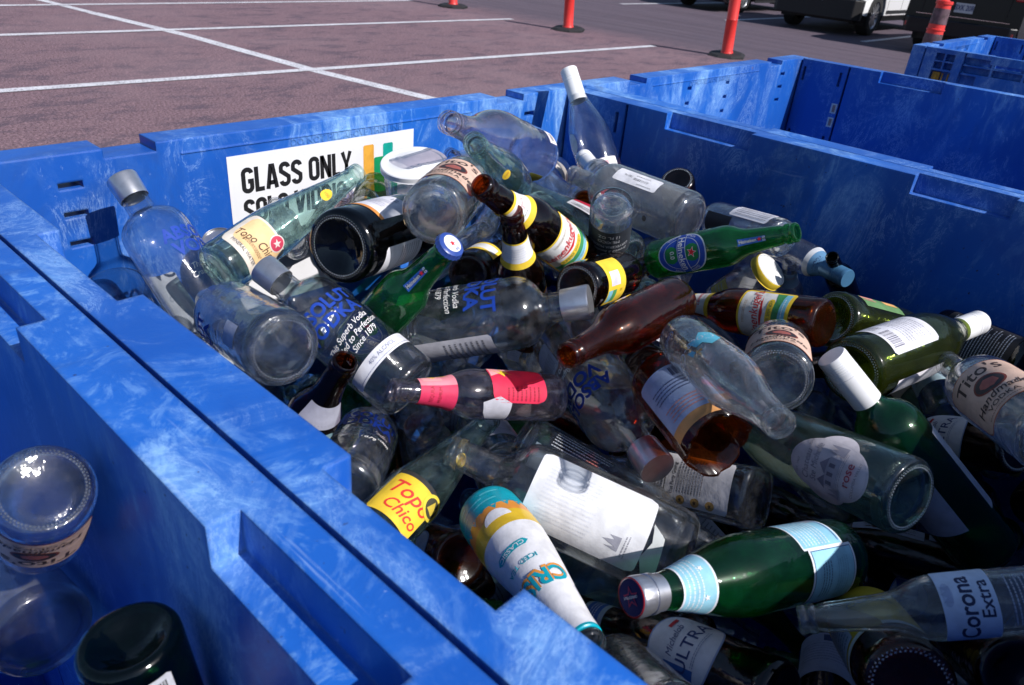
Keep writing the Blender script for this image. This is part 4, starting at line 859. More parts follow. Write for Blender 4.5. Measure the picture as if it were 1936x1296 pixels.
'fill_44': ('beer', (0.3644,-0.6195,0.7945), (-0.9883,0.0735,-0.1335), (-0.1522,-0.5190,0.8411), 0.866),
'fill_45': ('topo', (0.3799,-1.0443,0.7534), (0.0200,0.9026,0.4301), (-0.6059,-0.3312,0.7233), 0.819),
'fill_46': ('slim', (1.1098,-1.0859,0.9597), (-0.0880,0.6321,-0.7699), (-0.9588,0.1558,0.2375), 0.828),
'fill_47': ('beer', (0.7398,-0.9243,0.7607), (-0.4624,0.7644,0.4494), (-0.5962,-0.6432,0.4805), 0.866),
'fill_48': ('beer', (0.5654,-0.1711,1.0568), (0.8886,0.4346,0.1464), (0.1655,-0.6017,0.7814), 0.742),
'fill_49': ('slim', (0.6534,-0.0880,0.8565), (-0.1138,-0.9431,0.3124), (-0.8902,0.2364,0.3894), 0.798),
'fill_50': ('slim', (0.1485,-0.0858,0.9331), (0.4135,-0.6505,-0.6371), (-0.3097,-0.7585,0.5734), 0.780),
'fill_51': ('slim', (0.6135,-1.0330,0.8527), (-0.5957,-0.6890,0.4129), (-0.4565,0.7133,0.5318), 0.755),
'fill_52': ('beer', (0.1239,-0.3904,0.8593), (0.7837,0.2460,-0.5703), (0.5092,-0.7803,0.3632), 0.709),
'fill_53': ('slim', (0.8823,-0.5425,0.8655), (-0.3268,0.8804,-0.3435), (-0.8917,-0.1669,0.4206), 0.738),
'fill_54': ('heine', (1.0466,-0.7926,0.8069), (0.5084,0.8596,-0.0508), (-0.6656,0.4298,0.6102), 0.737),
'fill_55': ('topo', (0.4443,-0.1264,0.8144), (-0.6172,-0.6022,0.5063), (0.7681,-0.6007,0.2219), 0.805),
'fill_56': ('topo', (0.3721,-0.2106,0.8345), (-0.4819,-0.6182,-0.6209), (-0.3092,-0.5430,0.7807), 0.662),
'fill_57': ('beer', (0.7673,-1.1126,1.0011), (0.9919,-0.0992,0.0789), (-0.0890,-0.1024,0.9907), 0.925),
'fill_58': ('slim', (0.7801,-0.3628,0.8658), (-0.4121,-0.6932,0.5913), (-0.9061,0.3797,-0.1865), 0.833),
'fill_59': ('beer', (0.3679,-0.8414,0.8344), (0.6434,0.5123,-0.5688), (0.0821,0.6925,0.7167), 0.723),
'fill_60': ('slim', (0.8721,-1.0279,0.8431), (0.8545,0.5193,0.0134), (-0.3035,0.4781,0.8242), 0.888),
'fill_61': ('coke', (0.4407,-0.5896,0.8054), (-0.8966,0.4415,0.0354), (-0.2873,-0.6405,0.7122), 0.695),
'fill_62': ('beer', (0.5742,-0.5120,0.7823), (-0.9828,-0.1687,0.0749), (0.1526,-0.5140,0.8441), 0.700),
'fill_63': ('burg', (0.7926,-0.6734,0.7255), (-0.0075,-0.9102,0.4141), (-0.8576,0.2188,0.4654), 0.959),
'fill_64': ('heine', (0.8792,-0.0973,0.9010), (-0.9548,0.0217,-0.2964), (-0.2163,-0.7347,0.6430), 0.973),
'fill_65': ('topo', (0.8636,-0.2277,0.9444), (-0.7573,-0.5858,0.2886), (0.3643,-0.0121,0.9312), 0.865),
'fill_66': ('coke', (0.9565,-0.0831,0.9762), (-0.7419,-0.0552,0.6682), (-0.1853,-0.9409,-0.2835), 0.852),
'fill_67': ('slim', (0.0800,-0.8790,1.0228), (0.2998,-0.2456,-0.9219), (-0.2888,-0.9443,0.1577), 0.883),
'fill_68': ('topo', (0.8103,-0.1953,0.9961), (0.9105,0.0312,-0.4124), (0.0742,-0.9933,0.0887), 0.699),
'fill_69': ('coke', (0.9295,-0.4514,0.8109), (-0.6898,0.7047,0.1660), (-0.5716,-0.6708,0.4726), 0.909),
'fill_70': ('heine', (1.0162,-0.4076,0.7618), (-0.6127,0.7042,0.3588), (-0.5809,-0.7091,0.3997), 0.873),
'fill_71': ('slim', (0.5283,-0.0946,0.9649), (-0.7542,-0.2876,-0.5903), (-0.2746,-0.6784,0.6814), 0.689),
'fill_72': ('corona', (0.4787,-0.1248,0.7759), (0.9757,0.0919,0.1988), (-0.0743,-0.7148,0.6954), 0.785),
'fill_73': ('coke', (0.3511,-0.3565,0.8295), (0.6688,0.7240,-0.1690), (0.2548,-0.0096,0.9669), 0.720),
'fill_74': ('topo', (0.5771,-1.0057,0.8050), (-0.7561,-0.6380,-0.1460), (-0.3927,0.2639,0.8810), 0.694),
'fill_75': ('slim', (0.7444,-1.0251,0.7880), (-0.9036,-0.4272,-0.0305), (-0.1935,0.3438,0.9189), 0.696),
'fill_76': ('slim', (0.8002,-0.5903,0.7452), (-0.6896,0.3361,0.6415), (-0.3033,-0.9384,0.1656), 0.681),
'fill_77': ('corona', (1.0812,-0.2831,0.9657), (0.1614,-0.2339,-0.9588), (-0.7782,-0.6277,0.0221), 0.979),
'fill_78': ('slim', (1.0559,-0.6807,0.7732), (0.1864,0.9711,0.1493), (-0.7989,0.0613,0.5983), 0.740),
'fill_79': ('corona', (0.0690,-0.2436,0.8798), (0.3981,-0.8336,0.3829), (-0.8524,-0.1819,0.4902), 0.672),
'fill_80': ('jar', (1.0450,-0.7454,0.9924), (-0.5041,-0.7064,0.4969), (-0.8171,0.5765,-0.0094), 0.815),
'fill_81': ('beer', (0.5029,-0.7532,0.8051), (-0.2955,-0.9436,0.1494), (-0.5764,0.3008,0.7598), 0.737),
'fill_82': ('coke', (0.4752,-0.5999,1.0212), (0.7300,0.4605,-0.5051), (0.6817,-0.5441,0.4891), 0.754),
'fill_83': ('slim', (0.6838,-0.2531,0.8055), (-0.4014,-0.8453,0.3527), (-0.6466,0.5343,0.5445), 0.829),
'fill_84': ('corona', (0.4693,-0.3801,0.7819), (0.7647,-0.6346,0.1121), (-0.5523,-0.5558,0.6214), 0.690),
'fill_85': ('beer', (0.4949,-1.0281,0.7693), (-0.5937,0.6555,0.4667), (-0.3290,-0.7270,0.6027), 0.770),
'fill_86': ('beer', (0.1430,-0.4869,0.7590), (0.8441,0.4258,0.3259), (-0.0917,-0.4841,0.8702), 0.783),
'fill_87': ('jar', (0.2989,-0.1093,0.9021), (-0.4640,-0.0043,-0.8858), (-0.5224,-0.8062,0.2775), 0.833),
'fill_88': ('jar', (0.2325,-0.4995,0.7664), (0.9161,0.0022,0.4010), (-0.3322,-0.5561,0.7619), 0.763),
'fill_89': ('jar', (0.7132,-0.1397,0.7912), (-0.0640,-0.9917,-0.1116), (-0.6944,-0.0360,0.7187), 0.752),
'fill_90': ('corona', (0.5639,-0.1294,1.0420), (0.9053,0.4143,-0.0941), (0.3884,-0.7173,0.5784), 0.664),
'fill_91': ('slim', (0.3494,-0.7629,0.7788), (-0.3174,-0.9026,0.2907), (-0.4323,0.4106,0.8028), 0.879),
'fill_92': ('slim', (0.1895,-0.8025,0.8266), (-0.4087,-0.2976,0.8628), (-0.3783,-0.8050,-0.4570), 0.841),
'fill_93': ('jar', (0.8470,-0.8947,0.8358), (0.6394,-0.2595,-0.7237), (-0.5280,-0.8325,-0.1680), 0.662),
'fill_94': ('coke', (0.9702,-0.5185,0.8836), (0.1368,0.7625,0.6323), (-0.7840,-0.3069,0.5397), 0.737),
'fill_95': ('jar', (0.3071,-1.1076,0.7850), (0.7630,-0.3062,0.5692), (-0.5864,0.0427,0.8089), 0.846),
'fill_96': ('topo', (0.9060,-0.1586,0.8461), (0.0032,-0.9025,0.4308), (-0.9777,0.0876,0.1909), 0.669),
'fill_97': ('beer', (0.7565,-0.5023,0.7738), (-0.5226,0.7524,0.4009), (-0.5744,-0.6582,0.4866), 0.798),
'fill_98': ('heine', (0.7351,-0.1158,1.0868), (-0.6599,-0.7401,0.1297), (0.0016,0.1711,0.9852), 0.732),
'fill_99': ('coke', (1.1021,-0.5433,0.9192), (0.1973,-0.1152,0.9736), (-0.9292,-0.3386,0.1482), 0.807),
'fill_100': ('vodka', (1.0716,-0.9439,0.7492), (0.2605,0.8859,0.3839), (-0.8165,-0.0101,0.5773), 0.720),
'fill_101': ('heine', (0.3125,-0.6657,0.7765), (-0.8833,-0.3230,0.3398), (0.4304,-0.2713,0.8609), 0.696),
'fill_102': ('coke', (0.2205,-0.2586,0.7149), (0.2034,0.2289,0.9520), (-0.4460,-0.8439,0.2982), 0.728),
'fill_103': ('burg', (1.0288,-1.1046,0.7888), (0.4630,0.4397,-0.7696), (-0.7893,0.5995,-0.1323), 0.678),
'fill_104': ('slim', (0.4383,-0.7768,0.7362), (-0.1482,-0.9680,-0.2024), (-0.5575,-0.0873,0.8255), 0.836),
'fill_105': ('topo', (0.3096,-0.1357,0.7448), (-0.9050,0.3530,0.2372), (-0.1683,-0.8094,0.5626), 0.673),
'fill_106': ('beer', (0.7852,-0.3288,0.7263), (-0.8605,0.3821,-0.3371), (-0.5080,-0.5913,0.6264), 0.877),
'fill_107': ('corona', (0.6191,-0.2403,0.6887), (0.1541,0.8270,0.5406), (-0.5278,-0.3937,0.7526), 0.747),
'fill_108': ('heine', (0.6630,-1.1200,0.7358), (-0.4103,0.9114,0.0304), (-0.6147,-0.3011,0.7290), 0.888),
'fill_109': ('beer', (0.2745,-0.5831,0.7306), (0.4125,-0.9074,0.0800), (-0.5857,-0.1970,0.7862), 0.696),
'fill_110': ('corona', (0.4765,-0.8010,0.7569), (0.5776,0.3426,-0.7409), (-0.4505,0.8907,0.0606), 0.846),
'fill_111': ('corona', (0.6874,-1.0440,0.7039), (0.2203,0.9333,-0.2838), (-0.6822,0.3553,0.6390), 0.840),
'fill_112': ('slim', (0.2023,-0.4618,0.7405), (-0.2805,-0.8265,-0.4881), (-0.2937,-0.4102,0.8634), 0.839),
'fill_113': ('vodka', (0.2423,-0.4792,0.6841), (0.9899,0.0275,0.1389), (-0.1011,-0.5491,0.8296), 0.727),
'fill_114': ('slim', (0.8284,-0.1589,0.6544), (0.7582,-0.4619,0.4601), (-0.6519,-0.5469,0.5252), 0.687),
'fill_115': ('jar', (0.9531,-1.0629,0.7235), (-0.3232,0.5470,-0.7722), (-0.8921,0.0961,0.4415), 0.872),
'fill_116': ('slim', (0.6705,-0.6820,0.6384), (0.8854,-0.2355,0.4007), (-0.4630,-0.3718,0.8046), 0.701),
'fill_117': ('jar', (0.4715,-0.9278,0.6338), (0.6435,-0.0252,0.7651), (-0.7601,-0.1396,0.6347), 0.912),
'fill_118': ('beer', (0.9345,-0.6051,0.6840), (-0.7661,0.6147,0.1879), (-0.4307,-0.7079,0.5597), 0.679),
'fill_119': ('heine', (0.4772,-0.1124,0.6875), (-0.9786,0.1915,0.0751), (-0.1082,-0.7897,0.6039), 0.874),
'fill_120': ('jar', (0.3617,-0.3366,0.7104), (0.3370,0.8642,-0.3736), (-0.3042,0.4755,0.8254), 0.904),
'fill_121': ('jar', (0.3774,-0.6425,0.6940), (0.7178,-0.6956,0.0288), (-0.4580,-0.4406,0.7720), 0.925),
'fill_122': ('jar', (0.8822,-0.7874,0.6798), (0.8368,0.5471,0.0230), (-0.2065,0.2763,0.9386), 0.676),
'fill_123': ('jar', (0.5902,-0.8073,0.7007), (0.2595,-0.9653,-0.0290), (-0.6619,-0.1997,0.7225), 0.866),
'fill_124': ('topo', (0.7377,-0.2806,0.6563), (0.7844,-0.1632,0.5984), (-0.5785,-0.5405,0.6110), 0.694),
'fill_125': ('slim', (0.4485,-0.2669,0.6894), (0.2149,-0.9738,-0.0737), (-0.6280,-0.1956,0.7533), 0.699),
'fill_126': ('topo', (0.4799,-0.5787,0.7135), (-0.9634,0.0421,-0.2648), (-0.2526,-0.4732,0.8439), 0.979),
'fill_127': ('coke', (0.6970,-0.4484,0.6757), (0.0148,-0.9920,0.1256), (-0.7472,0.0725,0.6607), 0.701),
'fill_128': ('corona', (0.6455,-0.1535,0.6958), (-0.8858,-0.4075,-0.2221), (-0.0059,-0.4687,0.8834), 0.793),
'fill_129': ('slim', (0.7809,-1.0894,0.7372), (0.7889,0.1546,-0.5947), (0.0925,0.9269,0.3637), 0.960),
'fill_130': ('jar', (1.0844,-0.6030,0.6604), (-0.8607,-0.5089,0.0154), (-0.1143,0.2226,0.9682), 0.700),
'fill_131': ('slim', (0.9730,-0.2134,0.6488), (0.4211,-0.8589,0.2916), (-0.8487,-0.2596,0.4609), 0.962),
'fill_132': ('beer', (0.3094,-0.8415,0.6309), (-0.1832,0.8524,0.4897), (-0.4181,-0.5184,0.7459), 0.797),
'fill_133': ('heine', (0.9589,-0.5384,0.6262), (0.8334,0.2448,0.4954), (-0.4294,-0.2773,0.8595), 0.716),
'fill_134': ('beer', (0.3430,-0.8977,0.7167), (-0.8148,-0.5461,0.1945), (0.0585,0.2564,0.9648), 0.955),
'fill_135': ('jar', (0.7228,-0.8282,0.7022), (0.3458,-0.9363,-0.0608), (-0.6827,-0.2956,0.6683), 0.832),
'fill_136': ('slim', (0.7527,-0.1746,0.7492), (0.9555,0.2924,0.0392), (0.1395,-0.5649,0.8133), 0.688),
'fill_137': ('beer', (1.0426,-0.9392,0.7027), (-0.2900,-0.6810,0.6724), (-0.8503,0.5058,0.1455), 0.700),
'fill_138': ('heine', (0.7710,-0.6416,0.6577), (-0.1475,0.9049,0.3993), (-0.6804,-0.3859,0.6230), 0.691),
'fill_139': ('heine', (0.8636,-0.8518,0.6692), (-0.5319,-0.3470,0.7724), (-0.7966,0.5145,-0.3174), 0.793),
'fill_140': ('jar', (1.0833,-0.7800,0.6827), (-0.4767,0.8315,-0.2851), (-0.7795,-0.2500,0.5744), 0.920),
'fill_141': ('vodka', (0.1516,-0.3568,0.6502), (-0.3198,-0.8383,0.4416), (0.0658,0.4453,0.8930), 0.965),
'fill_142': ('slim', (0.5499,-0.4007,0.6720), (0.2442,-0.8993,0.3627), (-0.8346,-0.0044,0.5509), 0.794),
'fill_143': ('beer', (0.6884,-0.4325,0.7461), (0.9360,-0.2134,-0.2799), (-0.0276,-0.8372,0.5463), 0.702),
'fill_144': ('beer', (1.0147,-0.2945,0.7845), (-0.4074,0.9098,0.0787), (-0.7831,-0.3924,0.4824), 0.772),
'fill_145': ('coke', (1.0616,-0.9268,0.6051), (0.3524,-0.2903,0.8897), (-0.9318,-0.0202,0.3624), 0.734),
'fill_146': ('vodka', (0.3928,-1.1053,0.6642), (0.9531,-0.0377,0.3003), (-0.3003,0.0071,0.9538), 0.735),
'fill_147': ('heine', (0.2462,-0.9248,0.6130), (-0.3976,0.2365,0.8865), (-0.1001,-0.9716,0.2143), 0.906),
'fill_148': ('coke', (0.0776,-0.2296,0.6372), (0.3571,0.7690,0.5302), (-0.1256,-0.5229,0.8431), 0.893),
'fill_149': ('corona', (0.2805,-0.5212,0.6122), (0.8005,-0.0448,0.5977), (-0.5425,-0.4782,0.6907), 0.702),
'fill_150': ('heine', (0.9965,-0.1141,0.6972), (0.1797,-0.6972,0.6940), (-0.9819,-0.1699,0.0836), 0.802),
'fill_151': ('jar', (1.0751,-0.2519,0.7260), (-0.7168,0.4553,-0.5281), (-0.6961,-0.5100,0.5052), 0.708),
'fill_152': ('beer', (0.6949,-1.0993,0.6427), (0.4357,0.8799,0.1896), (-0.6322,0.1492,0.7603), 0.905),
'fill_153': ('slim', (1.0089,-1.1394,0.7017), (-0.9423,0.1677,-0.2897), (-0.3062,-0.0824,0.9484), 0.749),
'fill_154': ('jar', (0.8067,-1.0361,0.6569), (-0.2275,0.8478,0.4791), (-0.7150,-0.4794,0.5089), 0.684),
'fill_155': ('slim', (0.8724,-0.4321,0.6116), (-0.6248,-0.3885,0.6772), (-0.5613,-0.3794,-0.7355), 0.754),
'fill_156': ('coke', (0.7425,-0.4402,0.6829), (0.5511,0.7962,-0.2497), (-0.3404,0.4877,0.8039), 0.728),
'fill_157': ('burg', (0.7519,-0.8298,0.6436), (0.7141,0.6383,0.2875), (-0.4379,0.0869,0.8948), 0.680),
'fill_158': ('coke', (0.1722,-0.4184,0.7581), (-0.3510,0.9173,-0.1880), (-0.6468,-0.0923,0.7570), 0.731),
'fill_159': ('beer', (1.0449,-0.7528,0.7686), (0.5863,-0.7263,-0.3588), (-0.6080,-0.6872,0.3976), 0.683),
'fill_160': ('beer', (0.1360,-0.7083,0.7395), (0.4263,0.2013,-0.8819), (0.3903,-0.9204,-0.0214), 0.685),
'fill_161': ('beer', (0.2973,-1.0665,0.7551), (-0.8774,0.4098,-0.2496), (-0.3224,-0.1182,0.9392), 0.881),
'fill_162': ('vodka', (1.1224,-0.1589,0.9002), (-0.1937,-0.7135,0.6734), (-0.9691,0.0320,-0.2448), 0.685),
'fill_163': ('burg', (0.9248,-0.0840,0.8752), (0.9410,-0.0495,0.3347), (-0.2658,-0.7201,0.6409), 0.687),
'fill_164': ('beer', (0.6238,-0.0886,0.6879), (-0.8707,-0.4905,0.0363), (0.2756,-0.4253,0.8621), 0.978),
'fill_165': ('topo', (0.5636,-0.8670,0.5737), (-0.4718,-0.0417,0.8807), (-0.6446,-0.6652,-0.3768), 0.774),
'fill_166': ('corona', (0.2926,-0.3541,0.6962), (-0.8821,0.4702,0.0278), (-0.3189,-0.6396,0.6995), 0.747),
'fill_167': ('slim', (1.1286,-0.5125,0.6850), (-0.7636,0.5925,-0.2566), (-0.6048,-0.5172,0.6055), 0.779),
'fill_168': ('beer', (0.2521,-0.1120,0.5984), (0.0029,-0.6250,0.7806), (-0.9313,-0.2860,-0.2255), 0.878),
'fill_169': ('slim', (1.1137,-0.5192,0.7544), (-0.3665,0.9291,0.0502), (-0.8008,-0.3425,0.4913), 0.712),
'fill_170': ('jar', (0.8479,-0.1059,0.7509), (-0.9109,-0.0511,0.4094), (0.1747,-0.9468,0.2704), 0.741),
'fill_171': ('burg', (0.3856,-0.9378,0.6165), (0.5938,-0.6245,0.5074), (-0.6520,-0.0038,0.7582), 0.691),
'fill_172': ('topo', (0.3961,-0.5277,0.6308), (0.8970,-0.0719,0.4362), (-0.4170,-0.4654,0.7808), 0.528),
'fill_173': ('heine', (1.1322,-0.1404,0.7939), (-0.4889,-0.7112,0.5052), (-0.8662,0.4647,-0.1839), 0.528),
'fill_174': ('jar', (0.7516,-0.4002,0.7477), (0.8832,-0.4678,-0.0340), (-0.3561,-0.7159,0.6006), 0.610),
'fill_175': ('corona', (0.6089,-0.7443,0.6596), (-0.7808,0.6130,0.1209), (-0.3440,-0.5832,0.7359), 0.631),
'fill_176': ('beer', (0.1942,-0.7307,0.7320), (-0.5816,-0.6996,-0.4150), (-0.3094,-0.2816,0.9083), 0.536),
'fill_177': ('beer', (0.5609,-0.2881,0.6975), (-0.5681,0.6320,-0.5270), (-0.8179,-0.3627,0.4467), 0.551),
'fill_178': ('beer', (0.1997,-0.8229,0.7132), (0.0951,0.6994,0.7084), (-0.4668,-0.5972,0.6523), 0.577),
'fill_179': ('slim', (0.7513,-0.1828,0.6692), (0.7644,-0.6299,-0.1375), (-0.4720,-0.6920,0.5463), 0.547),
'fill_180': ('slim', (0.1032,-0.3938,0.9158), (0.4477,0.8423,-0.3000), (0.3206,0.1620,0.9333), 0.542),
'fill_181': ('topo', (0.9743,-0.7005,0.7800), (0.9630,-0.1806,-0.2000), (-0.0037,-0.7508,0.6605), 0.512),
'fill_182': ('vodka', (1.0878,-0.4214,0.6784), (0.2003,0.9710,-0.1304), (-0.7971,0.2389,0.5546), 0.608),
'fill_183': ('beer', (0.6955,-0.0966,0.6486), (0.6322,-0.5056,0.5871), (-0.7703,-0.4919,0.4058), 0.602),
'fill_184': ('heine', (0.2117,-0.1294,0.7388), (-0.3329,-0.9055,0.2631), (0.0318,0.2681,0.9629), 0.549),
'fill_185': ('heine', (0.6200,-0.3325,0.6838), (0.1105,-0.9747,0.1944), (-0.7815,0.0356,0.6229), 0.541),
'fill_186': ('slim', (1.0589,-0.4979,0.8625), (0.3562,0.8685,-0.3447), (-0.8413,0.4586,0.2861), 0.611),
'fill_187': ('slim', (0.4422,-0.7873,0.6851), (-0.9342,-0.2283,-0.2741), (-0.2299,-0.2023,0.9520), 0.525),
'fill_188': ('topo', (0.1553,-0.4735,0.6264), (0.5532,-0.5695,0.6081), (-0.8159,-0.2228,0.5336), 0.574),
'fill_189': ('beer', (0.3552,-0.2134,0.6917), (-0.8673,-0.4896,-0.0896), (0.1639,-0.4510,0.8774), 0.684),
'fill_190': ('coke', (0.5419,-0.4943,0.6309), (0.7144,-0.4199,0.5598), (-0.6986,-0.3809,0.6058), 0.500),
'fill_191': ('beer', (1.1321,-0.9256,0.6925), (-0.5264,0.8496,-0.0323), (-0.6968,-0.4093,0.5890), 0.579),
'fill_192': ('gin', (0.2227,-0.3570,0.6341), (0.3880,-0.5950,0.7039), (-0.9210,-0.2207,0.3210), 0.602),
'fill_193': ('slim', (0.5764,-1.1330,0.6879), (0.2373,0.9635,0.1237), (-0.6517,0.0634,0.7558), 0.660),
'fill_194': ('corona', (0.9475,-0.6091,0.7730), (0.8571,0.3199,-0.4038), (0.4538,-0.0979,0.8857), 0.540),
'fill_195': ('jar', (0.5513,-0.9702,0.6918), (0.9899,0.1409,0.0159), (-0.0135,-0.0182,0.9997), 0.700),
'fill_196': ('beer', (0.3130,-0.9892,0.6886), (0.7727,-0.5041,-0.3858), (0.0286,-0.5794,0.8145), 0.614),
'fill_197': ('vodka', (0.2280,-0.6530,0.7095), (-0.2309,-0.9412,-0.2465), (-0.3401,-0.1593,0.9268), 0.525),
'fill_198': ('beer', (0.6706,-0.3612,0.6516), (-0.1618,-0.9382,0.3058), (-0.7243,0.3234,0.6090), 0.501),
'fill_199': ('jar', (0.9724,-0.8600,0.6571), (0.5268,-0.5227,0.6703), (-0.8227,-0.1155,0.5566), 0.698),
'fill_200': ('slim', (0.1132,-0.7271,0.6863), (-0.2662,0.6937,0.6693), (-0.2028,-0.7191,0.6647), 0.528),
'fill_201': ('topo', (0.9553,-1.1141,0.9357), (0.6392,-0.0298,-0.7685), (-0.7690,-0.0192,-0.6389), 0.621),
'fill_202': ('heine', (0.8565,-0.9806,0.7219), (0.9870,-0.0039,-0.1604), (0.1574,-0.1692,0.9729), 0.506),
'fill_203': ('topo', (0.7541,-0.0998,0.8265), (-0.8795,0.2538,-0.4026), (-0.4542,-0.7002,0.5508), 0.511),
'fill_204': ('heine', (0.8131,-0.8766,0.6807), (0.2234,-0.9355,-0.2738), (-0.7121,-0.3484,0.6095), 0.509),
'fill_205': ('gin', (0.8213,-0.3464,0.7169), (0.3183,-0.9414,-0.1118), (-0.7420,-0.3207,0.5887), 0.519),
'fill_206': ('slim', (0.4283,-0.0885,0.9307), (-0.9636,0.1209,-0.2386), (-0.2350,-0.8087,0.5393), 0.550),
'fill_207': ('slim', (0.7829,-0.6275,0.7301), (0.1006,0.7939,-0.5997), (-0.9130,0.3132,0.2613), 0.552),
'fill_208': ('corona', (0.8505,-0.6885,0.7290), (-0.1555,0.7687,-0.6204), (-0.9356,0.0868,0.3421), 0.650),
'fill_209': ('heine', (0.2660,-1.1008,0.7710), (-0.8088,0.2660,-0.5245), (-0.5372,0.0290,0.8430), 0.513),
'fill_210': ('jar', (0.2916,-0.9452,0.6629), (0.4069,0.9134,0.0072), (-0.3527,0.1498,0.9237), 0.637),
'fill_211': ('slim', (0.1743,-1.0175,0.6868), (0.8375,-0.5263,0.1472), (-0.2615,-0.1494,0.9536), 0.588),
'fill_212': ('coke', (1.1117,-0.6957,0.7014), (0.0321,-0.7138,0.6996), (-0.9694,0.1483,0.1958), 0.546),
'fill_213': ('topo', (0.6504,-0.5050,0.6680), (-0.9614,0.2669,-0.0666), (-0.2221,-0.6104,0.7603), 0.529),
'fill_214': ('slim', (0.4413,-0.5063,0.6574), (-0.0520,0.9781,0.2014), (-0.5397,-0.1972,0.8184), 0.611),
'fill_215': ('beer', (1.0282,-0.1078,0.8564), (0.9087,0.1124,-0.4021), (0.1720,-0.9783,0.1152), 0.510),
'fill_216': ('slim', (0.2508,-0.1386,0.9957), (0.8614,0.4441,-0.2465), (0.5077,-0.7382,0.4442), 0.582),
'fill_217': ('heine', (0.6913,-0.7909,0.6759), (0.8268,0.5596,0.0580), (-0.1875,0.1769,0.9662), 0.521),
'fill_218': ('slim', (1.1250,-0.1880,0.6562), (-0.1389,-0.9399,0.3120), (-0.8864,0.2585,0.3840), 0.570),
'fill_219': ('slim', (1.0581,-1.0971,0.8866), (0.5830,-0.3209,0.7464), (-0.7968,-0.0463,0.6025), 0.548),
'fill_220': ('corona', (0.6343,-0.8690,0.6302), (-0.0468,0.8838,0.4655), (-0.6566,-0.3784,0.6524), 0.612),
'fill_221': ('beer', (0.3196,-0.6367,0.6515), (-0.1490,-0.6510,0.7443), (-0.7992,0.5225,0.2970), 0.622),
'fill_222': ('beer', (0.1297,-0.8830,0.7499), (-0.3890,-0.5873,0.7097), (0.0250,0.7634,0.6454), 0.675),
'fill_223': ('coke', (0.8133,-0.1667,0.8827), (-0.2111,0.6845,-0.6978), (-0.9652,-0.2585,0.0384), 0.626),
'fill_224': ('beer', (0.4862,-0.0896,0.7641), (-0.9881,-0.0564,0.1431), (0.1287,-0.8125,0.5685), 0.515),
'fill_225': ('slim', (0.8827,-0.8742,0.6583), (-0.1873,-0.9336,0.3055), (-0.7592,0.3350,0.5580), 0.510),
'fill_226': ('slim', (1.1260,-0.2465,0.8087), (-0.7600,-0.6224,-0.1870), (-0.2494,0.0136,0.9683), 0.663),
'fill_227': ('beer', (0.3415,-0.1499,0.6760), (-0.9291,0.0986,0.3565), (0.1110,-0.8451,0.5230), 0.557),
'fill_228': ('corona', (1.0104,-1.0910,0.6718), (0.8946,-0.3398,0.2900), (-0.3754,-0.2199,0.9004), 0.597),
'fill_229': ('corona', (0.9166,-0.3466,0.6849), (-0.7850,-0.6016,-0.1480), (-0.1609,-0.0327,0.9864), 0.507),
'fill_230': ('corona', (0.9373,-0.2146,0.6310), (-0.5034,-0.7794,0.3729), (-0.5443,0.6213,0.5637), 0.662),
'fill_231': ('beer', (0.7143,-0.3312,0.6544), (-0.9762,0.1304,0.1734), (0.0115,-0.7672,0.6413), 0.591),
'fill_232': ('jar', (1.1237,-0.4334,0.7994), (-0.7026,-0.6691,0.2422), (-0.3879,0.6454,0.6580), 0.552),
'fill_233': ('beer', (0.3438,-1.1143,0.6864), (-0.3079,0.9225,-0.2327), (-0.5206,0.0413,0.8528), 0.634),
'fill_234': ('jar', (0.7819,-0.1355,0.6893), (-0.0246,0.8579,0.5132), (-0.6187,-0.4163,0.6663), 0.558),
'fill_235': ('gin', (0.9649,-0.2123,0.8592), (-0.2707,0.9572,-0.1027), (-0.8821,-0.2039,0.4247), 0.501),
'fill_236': ('coke', (1.0813,-1.1125,0.6315), (-0.5711,0.5524,0.6072), (-0.5973,-0.7871,0.1544), 0.547),
'fill_237': ('slim', (0.6043,-0.2227,0.6515), (0.9132,0.3240,0.2470), (-0.0604,-0.4920,0.8685), 0.659),
'fill_238': ('jar', (0.8583,-0.0999,0.9818), (-0.8788,0.4552,-0.1434), (-0.4709,-0.7780,0.4159), 0.511),
'fill_239': ('slim', (0.1526,-0.2396,0.7101), (-0.0051,0.8006,0.5991), (-0.2681,-0.5783,0.7705), 0.574),
'fill_240': ('corona', (0.7254,-0.4866,0.6264), (-0.0943,-0.8304,0.5491), (-0.8739,0.3332,0.3539), 0.500),
'fill_241': ('corona', (1.0563,-0.4344,0.8787), (0.1945,-0.2285,0.9539), (-0.9254,-0.3653,0.1012), 0.503),
'fillb_242': ('vodka', (-0.3440,-0.7979,0.9043), (0.4375,-0.7850,-0.4385), (0.2218,-0.3784,0.8987), 0.970),
'fillb_243': ('slim', (-0.1503,-0.5191,0.7227), (-0.9198,-0.2290,0.3187), (0.3924,-0.5191,0.7593), 0.970),
'fillb_244': ('slim', (-0.1420,-0.2811,0.8577), (-0.7694,-0.2885,-0.5699), (-0.1299,-0.8029,0.5818), 0.970),
'fillb_245': ('slim', (-0.3286,-0.9720,0.8426), (-0.3929,0.9162,-0.0783), (0.0961,0.1256,0.9874), 0.970),
'fillb_246': ('slim', (-0.2952,-0.9864,0.7890), (-0.5319,0.8268,-0.1832), (-0.0443,0.1888,0.9810), 0.970),
'fillb_247': ('heine', (-0.1184,-0.4883,0.8420), (0.0262,-0.9984,-0.0507), (-0.0959,-0.0530,0.9940), 0.970),
'fillb_248': ('beer', (-0.4771,-0.5861,0.6967), (0.8308,0.5212,0.1953), (0.1692,-0.5708,0.8035), 0.970),
'fillb_249': ('jar', (-0.0998,-0.6374,0.7278), (-0.5183,-0.8552,-0.0076), (0.1686,-0.1108,0.9794), 0.970),
